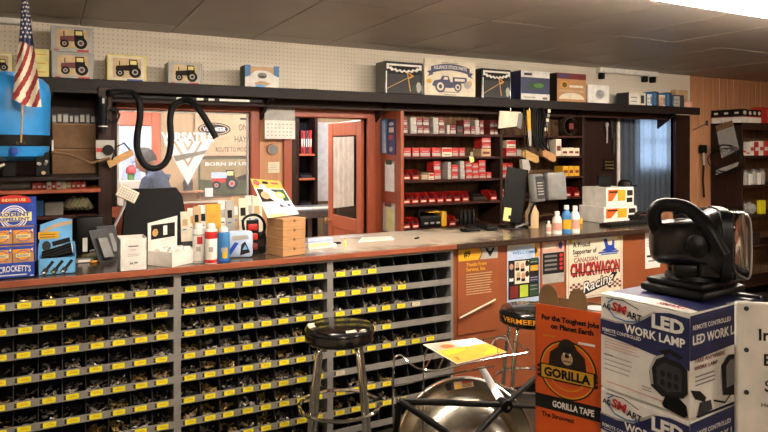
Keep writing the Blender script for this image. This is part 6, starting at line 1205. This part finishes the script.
# yellow flyer on the rack
zf_ = at(455, 362, DKY).z
fc = [at(423, 345.5, DKY + .10), at(475, 339, DKY + .12), at(507, 353, DKY - .05), at(457, 365, DKY - .14)]
ff = thing('rack_flyer', 'orange and yellow flyer lying on the wire side rack', 'flyer', fc[3] + Vector((0, 0, .004))); o2 = fc[3]; lo = [v - o2 for v in (fc[3], fc[2], fc[1], fc[0])]
nrm = (lo[1] - lo[0]).cross(lo[3] - lo[0]).normalized(); MB().prism(lo, -nrm * .0015, 'paper').build('sheet', ff); p = Print((0, 0, 0), (1, 0, 0), (0, 1, 0))
p.p = lambda x, y, k: lo[0].lerp(lo[1], x).lerp(lo[3].lerp(lo[2], x), y) + nrm * (.0006 + .0005 * k)
p.rect(.01, .01, .99, .62, 'flyerorange'); p.rect(.01, .62, .5, .98, 'pink'); p.ell(.3, .75, .12, .1, 'orange', 1); p.rect(.5, .62, .9, .8, 'paper', 0); p.rect(.1, .4, .5, .52, 'yellow', 1); p.rect(.6, .1, .92, .3, 'yellow', 1); p.rect(.1, .1, .45, .25, 'orange', 1); p.lines(.12, .85, [.32, .36], 'gold', .015, 1); p.build('flyer_print', ff)
# ================================================================== FRONT DISPLAY TABLE AND ITS GOODS
TZ = .92
tb_ = thing('display_table', 'grey display table carrying the boxes, lamp and price sign', 'table', (1.42, 1.0, 0)); MB().bev(-.34, -.45, TZ - .03, .5, .34, TZ, 'darkgrey', .004, 1).build('table_top', tb_)
for s in (-.32, .44):
    for u in (-.42, .28): MB().box(s, u, 0, s + .03, u + .03, TZ - .03, 'darkgrey').build('leg', tb_)
# LED lamp cartons
AC = math.radians(5); A = Vector((1.184, .878)); LW, LD, LH = .224, .290, .2195
def led(z, lab):
    """front face looks to -X; local x runs along the front (far to near), local y into the box"""
    t = thing('lamp_carton', lab, 'box', (A.x, A.y, z), AC - math.pi / 2)      # local +x -> world -Y
    MB().bev(-LW, 0, 0, 0, LD, LH, 'white', .0025, 1).build('carton_body', t)
    p = Print((-LW, 0, 0), (1, 0, 0), (0, 0, 1), LW, LH)
    p.pol([(0, .57), (.3, .55), (.65, .51), (1, .46), (1, .955), (.8, .965), (.66, .94), (.52, .84), (.4, .765), (.2, .73), (0, .735)], 'navy', 0)
    p.pol([(0, .735), (.2, .73), (.4, .765), (.52, .84), (.66, .94), (.64, .95), (.5, .86), (.38, .785), (.2, .75), (0, .752)], 'lightgrey', 1)
    p.text('AG', .03, .865, .055, 'ink', 3, .10, 'l', .03, rot=-.1); p.text('SM', .14, .862, .09, 'redbright', 3, .17, 'l', .04, .1, rot=-.12); p.text('ART', .325, .825, .07, 'ink', 3, .17, 'l', .03, rot=-.12)
    p.line([(.16, .975), (.10, .93), (.10, .86), (.18, .79), (.32, .775), (.46, .80)], .003, 'steelblue', 2); p.line([(.08, .975), (.28, .985), (.46, .93)], .002, 'ink', 2)
    p.text('LED', .95, .79, .13, 'paper', 3, .34, 'r', .045); p.text('WORK LAMP', .96, .665, .085, 'paper', 3, .66, 'r', .03); p.text('REMOTE CONTROLLED', .03, .615, .035, 'paper', 3, .46, 'l', .015); p.rect(.05, .592, .2, .598, 'paper', 3)
    p.lines(.05, .48, [.53, .50, .47, .44], 'pink', .008, 1); p.lines(.05, .4, [.36, .31, .26, .21], 'lightgrey', .012, 1); p.rect(.05, .365, .16, .378, 'midgrey', 2); p.lines(.5, .62, [.16, .13], 'lightgrey', .012, 1); p.lines(.08, .9, [.08], 'pink', .010, 1)
    # printed lamp
    p.pol([(.60, .20), (.58, .34), (.62, .45), (.72, .53), (.90, .51), (.98, .46), (.985, .24), (.94, .18), (.72, .13)], 'ink', 2); p.pol([(.6, .22), (.585, .38), (.64, .5), (.74, .55), (.74, .53), (.66, .48), (.61, .38), (.63, .22)], 'lightgrey', 3)
    p.pol([(.67, .23), (.66, .40), (.74, .47), (.90, .46), (.93, .40), (.92, .24), (.78, .19)], 'darkgrey', 3)
    for c in range(3):
        for r in range(2): p.ell(.73 + c * .07, .27 + r * .09, .026, .034, 'ink', 4, 10)
    p.pol([(.76, .16), (.72, .06), (.74, .03), (.95, .0), (.985, .03), (.97, .12), (.9, .17)], 'black', 2); p.pol([(.68, .56), (.80, .62), (.94, .57), (.9, .54), (.8, .575), (.74, .54)], 'ink', 2); p.build('front_print', t)
    p = Print((0, 0, 0), (0, 1, 0), (0, 0, 1), LD, LH)
    p.rect(0, .82, 1, 1, 'paper'); p.pol([(0, .55), (1, .62), (1, 1), (0, .98)], 'navy', 1); p.text('REMOTE CONTROLLED', .03, .84, .045, 'paper', 2, .5, 'l'); p.text('LED WORK LAMP', .03, .70, .09, 'paper', 2, .72, 'l', .03); p.text('TAKE ANYWHERE', .05, .52, .04, 'maroon', 2, .4, 'l', .02); p.text('WORK LAMP', .05, .45, .04, 'maroon', 2, .3, 'l', .02); p.lines(.06, .34, [.38, .34, .30], 'midgrey', .014, 2)
    p.pol([(.0, .28), (.12, .24), (.2, .16), (.18, .12), (.06, .18)], 'ink', 2); p.pol([(.08, .0), (.28, .02), (.26, .12), (.12, .13)], 'darkgrey', 2); p.pol([(.42, .12), (.40, .42), (.5, .50), (.7, .48), (.72, .16), (.58, .08)], 'ink', 2); p.pol([(.47, .18), (.46, .4), (.52, .45), (.66, .43), (.67, .2)], 'midgrey', 3); p.line([(.55, .12), (.45, .04), (.3, .1)], .004, 'ink', 2); p.build('side_print', t)
    p = Print((-LW, 0, LH), (1, 0, 0), (0, 1, 0), LW, LD); p.rect(.0, .0, 1, .3, 'paper'); p.pol([(0, .12), (.5, .2), (1, .1), (1, 1), (0, 1)], 'navy', 1); p.pol([(.0, .0), (1, 0), (1, .1), (.5, .2), (0, .12)], 'paper', 2); p.text('LED', .35, .45, .16, 'paper', 3, .5); p.text('SMART', .75, .06, .07, 'redbright', 4, .3); p.build('top_print', t)
    return t
led(TZ + .0005, 'lower lamp carton under another on the grey table'); led(TZ + .005 + LH, 'upper lamp carton carrying the black work lamp'); LT = TZ + .0095 + 2 * LH
# black work lamp
M('lampblack', '0c0c0d', .3)
lm = thing('work_lamp', 'black swivelling work lamp with clear lens and carrying handle', 'lamp', (1.365, 1.005, LT), math.radians(6))
# local axes: the lens looks to +x; handle runs over the top
lb_ = lambda *a, **k: MB().bev(*a, **k)
MB().bev(-.092, -.08, 0, .092, .08, .020, 'blackplastic', .008, 2).build('base_plate', lm, True); MB().bev(-.082, -.07, .020, .082, .07, .034, 'blackplastic', .006, 2).build('base_step', lm, True)
MB().lathe([(0, .034), (.062, .034), (.058, .044), (0, .046)], 'blackplastic', 30).build('turntable', lm, True)
MB().bev(-.05, -.05, .040, .04, -.018, .07, 'blackplastic', .006, 2).build('yoke_foot', lm, True); MB().bev(-.05, .018, .040, .04, .05, .07, 'blackplastic', .006, 2).build('yoke_foot', lm, True)
MB().bev(-.048, -.03, .045, .03, .03, .085, 'blackplastic', .012, 2).build('neck', lm, True)
MB().bev(.002, -.066, .044, .055, -.030, .078, 'blackplastic', .004, 1).build('motor_block', lm)
hs = MB(); secs = [(-.094, .022, .026), (-.090, .038, .042), (-.078, .047, .050), (-.04, .052, .054), (-.005, .056, .058), (.022, .072, .074), (.042, .080, .082), (.052, .080, .082)]; cz = .116; n = 28; vs = []
for (x, ry_, rz_) in secs:
    for j in range(n):
        a = 6.2832 * j / n; c, s = math.cos(a), math.sin(a); e = .62; vs.append((x, ry_ * math.copysign(abs(c) ** e, c), cz + rz_ * math.copysign(abs(s) ** e, s)))
hs.add(vs, [(i * n + j, i * n + (j + 1) % n, (i + 1) * n + (j + 1) % n, (i + 1) * n + j) for i in range(len(secs) - 1) for j in range(n)] + [tuple(range(n - 1, -1, -1)), tuple((len(secs) - 1) * n + j for j in range(n))], 'lampblack').build('lamp_housing', lm, True)
fr = MB(); 
def ring(x0, x1, k, k2, m):
    g = MB(); vs = []
    for (x, q) in ((x0, k), (x1, k), (x1, k2), (x0, k2)):
        for j in range(n):
            a = 6.2832 * j / n; c, s = math.cos(a), math.sin(a); e = .5; vs.append((x, q * .082 * math.copysign(abs(c) ** e, c), cz + q * .084 * math.copysign(abs(s) ** e, s)))
    return g.add(vs, [(i * n + j, i * n + (j + 1) % n, ((i + 1) % 4) * n + (j + 1) % n, ((i + 1) % 4) * n + j) for i in range(4) for j in range(n)], m)
ring(.045, .066, 1.02, .9, 'blackplastic').build('bezel', lm, True)
g = MB(); vs = []
for (x, q) in ((.06, .96), (.098, .95), (.106, .90), (.108, .84)):
    for j in range(n):
        a = 6.2832 * j / n; c, s = math.cos(a), math.sin(a); e = .5; vs.append((x, q * .082 * math.copysign(abs(c) ** e, c), cz + q * .084 * math.copysign(abs(s) ** e, s)))
g.add(vs, [(i * n + j, i * n + (j + 1) % n, (i + 1) * n + (j + 1) % n, (i + 1) * n + j) for i in range(3) for j in range(n)] + [tuple(3 * n + j for j in range(n))], 'clear').build('lens', lm, True)
vs = []
for j in range(n):
    a = 6.2832 * j / n; c, s = math.cos(a), math.sin(a); vs.append((.106, .9 * .082 * math.copysign(abs(c) ** .5, c), cz + .9 * .084 * math.copysign(abs(s) ** .5, s)))
MB().tube(vs, .0022, 'lightgrey', 6, True).build('lens_rim', lm, True)
for r in range(3):
    for c in range(3): MB().lathe([(0, 0), (.010, .0), (.018, .012), (.02, .012)], 'silver', 12, Matrix.Rotation(math.pi / 2, 4, 'Y'), (.055, -.044 + c * .044, cz - .044 + r * .044)).build('reflector', lm, True)
for s in (-1, 1): MB().lathe([(0, 0), (.026, 0), (.026, .014), (.012, .02), (0, .02)], 'blackplastic', 18, Matrix.Rotation(-s * math.pi / 2, 4, 'X'), (-.005, s * .062, cz)).build('pivot_knob', lm, True)
hp_ = [Vector(v) for v in [(-.076, -.02, cz + .02), (-.088, -.024, cz + .048), (-.088, -.026, cz + .076), (-.070, -.03, cz + .090), (-.030, -.036, cz + .088), (-.002, -.052, cz + .070), (.02, -.074, cz + .038), (.046, -.084, cz - .015)]]
MB().tube(smooth(hp_, 5), .0165, 'blackplastic', 12).build('handle', lm, True); MB().tube([(-.04, .02, cz + .07), (.05, .03, cz + .075)], .008, 'blackplastic', 8).build('handle_brace', lm, True)
cb = [Vector(v) for v in [(-.0, -.07, .02), (.03, -.085, .004), (.05, -.13, .003)]]; MB().tube(smooth(cb, 4), .004, 'rubber', 6).build('power_cord', lm, True)
for c_ in lm.children:
    if c_.name.split('.')[0] in ('yoke_foot', 'neck', 'motor_block', 'lamp_housing', 'bezel', 'lens', 'lens_rim', 'reflector', 'pivot_knob', 'handle', 'handle_brace'): c_.rotation_euler = (0, 0, math.radians(-48))
# orange tape display box
GR, GLf = Vector((1.182, 1.113)), Vector((1.1116, 1.269)); gd = (GR - GLf); gw = gd.length; ga = math.atan2(gd.y, gd.x); gh = 1.313 - TZ
gb = thing('tape_display_box', 'tall orange tape display box with gorilla emblem and ear flaps', 'display', (GLf.x, GLf.y, TZ + .0005), ga)
t = MB(); gdp = .12; th = .003; gz = gh - .001
t.box(0, 0, 0, gw, th, gz, 'gbox'); t.box(0, gdp - th, 0, gw, gdp, gz - .005, 'kraftin'); t.box(0, 0, 0, th, gdp, gz - .01, 'gbox'); t.box(gw - th, 0, 0, gw, gdp, gz - .01, 'gbox'); t.box(0, 0, 0, gw, gdp, th, 'gbox'); t.build('carton_body', gb)
t = MB().box(th, th, .01, gw - th, th + .001, gz - .002, 'kraftin'); t.build('inner_lining', gb)
for (c, w_) in ((.022, .052), (.098, .048)):
    pts = [(c - w_ / 2 + .01, gz - .03), (c + w_ / 2 + .01, gz - .03)] + [(c + .01 + w_ / 2 * math.cos(a * .2618), gz + .014 + .036 * math.sin(a * .2618)) for a in range(13)]
    MB().prism([(x, th + .004, z) for x, z in pts], (0, .003, 0), 'kraftin').build('ear_flap', gb)
p = Print((0, 0, 0), (1, 0, 0), (0, 0, 1), gw, gz)
p.text('For the Toughest Jobs', .53, .905, .032, 'ink', 1, .86, bold=.05); p.text('on Planet Earth', .56, .855, .032, 'ink', 1, .64, bold=.05)
cx, cy, rr_ = .5, .605, .43; rv = rr_ * gw / gz
p.ell(cx, cy, rr_, rv, 'ink', 1, 40); p.ell(cx, cy, rr_ * .95, rv * .95, 'gold', 2, 40); p.ell(cx, cy, rr_ * .90, rv * .90, 'gbox', 3, 40); p.ell(cx, cy, rr_ * .70, rv * .70, 'gold', 4, 40); p.ell(cx, cy, rr_ * .67, rv * .67, 'gbox', 5, 40)
p.pol([(cx - .3, cy - .02), (cx - .26, cy + .10), (cx - .12, cy + .15), (cx + .12, cy + .15), (cx + .26, cy + .10), (cx + .3, cy - .02), (cx + .2, cy - .08), (cx - .2, cy - .08)], 'gorilla', 6); p.ell(cx, cy + .115, .15, .085, 'gorilla', 7); p.ell(cx, cy + .075, .085, .04, 'tan', 8); p.ell(cx, cy + .13, .09, .03, 'ink', 8); p.ell(cx, cy + .092, .035, .012, 'ink', 9); p.rect(cx - .06, cy + .056, cx + .06, cy + .062, 'ink', 9)
for s in (-1, 1): p.ell(cx + s * .045, cy + .105, .016, .007, 'cream', 9, 10)
p.pol([(cx - .42, cy - .075), (cx + .42, cy - .075), (cx + .42, cy + .02), (cx - .42, cy + .02)], 'ink', 9); p.rect(cx - .39, cy - .068, cx + .39, cy + .013, 'gold', 10); p.text('GORILLA', cx, cy - .055, .055, 'ink', 11, .7, bold=.05)
for s in (-1, 1):
    for k in range(3): p.rect(cx + s * .42 - .03, cy - .07 + k * .03, cx + s * .42 + .03, cy - .05 + k * .03, 'gorilla', 11)
p.rect(0, .33, 1, .42, 'ink', 1); p.text('GORILLA TAPE', .58, .355, .04, 'paper', 2, .62, bold=.03); p.rect(.12, .80, .3, .806, 'gold', 1); p.rect(.66, .785, .9, .80, 'paper', 1); p.text('The Strongest', .1, .28, .03, 'ink', 1, .5, 'l', .03); p.build('front_print', gb)
w_ = Vector((GLf.x, GLf.y, 0)) + Matrix.Rotation(ga, 3, 'Z') @ Vector((gw - .035, .065, 0))
for k in range(3): q = thing('tape_roll', 'roll of silver and orange tape standing in the orange display box', 'tape roll', (w_.x, w_.y, TZ + .006 + k * .128), ga, 'tape rolls in the orange box'); MB().lathe([(.022, -.016), (.064 * .45, -.016), (.030, -.016), (.030, .016), (.022, .016)], 'cardboard', 20, Matrix.Identity(4), (0, 0, .064)).build('core', q) if False else MB().lathe([(.018, 0), (.028, 0), (.028, .126), (.018, .126)], 'silver' if k else 'tape', 20).build('tape', q, True)
# price sign
sn = thing('price_sign', 'worn white board sign with black letters and bolts beside lamp cartons', 'sign', (1.2385, .812, TZ + .0005), math.radians(-42)); SH = 1.396 - TZ
MB().bev(0, 0, 0, .30, .018, SH, 'white', .003, 1).build('board', sn)
p = Print((0, 0, 0), (1, 0, 0), (0, 0, 1), .30, SH); p.text('Ir', .135, SH and .845, .05, 'ink', 1, None, 'l', .02); p.text('B', .165, .74, .05, 'ink', 1, None, 'l', .02); p.text('$', .17, .63, .052, 'ink', 1, None, 'l', .02); p.text('Hea', .15, .565, .018, 'ink', 1, None, 'l', .01); p.text('9', .19, .52, .018, 'ink', 1, None, 'l', .01); p.build('painted_letters', sn)
for z in (.975, .80, .62, .3, .05): MB().lathe([(0, 0), (.005, 0), (.004, .003), (0, .004)], 'darkgrey', 12, RX, (.018, 0, SH * z)).build('bolt', sn, True)
# ================================================================== prints and fittings belong to the part that carries them
SUB = {'front_print': 'carton_body', 'side_print': 'carton_body', 'top_print': 'carton_body', 'lid_seam': 'carton_body', 'lid_line': 'carton_body', 'thumb_hole': 'carton_body', 'carton_label': 'carton_body', 'packet_label': 'packet_body', 'printed_face': 'board', 'tray_print': 'tray', 'header_print': 'header_board', 'card_print': 'header_card', 'cover_print': 'leaflet', 'flyer_print': 'sheet', 'label_band': ('can_body', 'bottle_body'), 'label_text': 'can_body', 'colour_panel': 'can_body', 'bag_print': 'bag_body', 'spine_label': 'cover', 'printed_truck': 'board', 'printed_days': 'month_page', 'painted_letters': 'board', 'piping': 'seat', 'seat_stripe': 'seat', 'rim_lettering': 'seat', 'note_mark': 'sticky_note', 'label_card': ('bin_shell', 'case_body'), 'warning_label': 'steel_disc', 'black_sticker': 'steel_disc', 'reflector': 'lamp_housing', 'lens_rim': 'lens', 'lid': 'jar_body', 'key': ('keypad_body', 'keyboard_base'), 'door_knob': 'stile', 'label_strip': 'rail_bar', 'white_tag': 'pouch_body', 'brown_filling': 'carton_body', 'round_mark': 'reader_body'}
I4 = Matrix.Identity(4)
for t in [o for o in SC.objects if o.type == 'EMPTY']:
    kids = {}
    for c in t.children: kids.setdefault(c.name.split('.')[0], c)
    for c in list(t.children):
        w_ = SUB.get(c.name.split('.')[0])
        for nm_ in ((w_,) if isinstance(w_, str) else (w_ or ())):
            b_ = kids.get(nm_)
            if b_ is not None and b_ is not c and tuple(b_.location) == (0, 0, 0):
                if tuple(b_.rotation_euler) != (0, 0, 0): c.rotation_euler = (0, 0, 0)
                c.parent = b_; break
for o in SC.objects:
    if o.name.split('.')[0] in ('cover_print',): o['kind'] = 'stuff'
for o in SC.objects:
    if o.name.startswith('navy_parts_card'):
        for c in o.children_recursive:
            if c.name.startswith('printed_face'): c['kind'] = 'stuff'
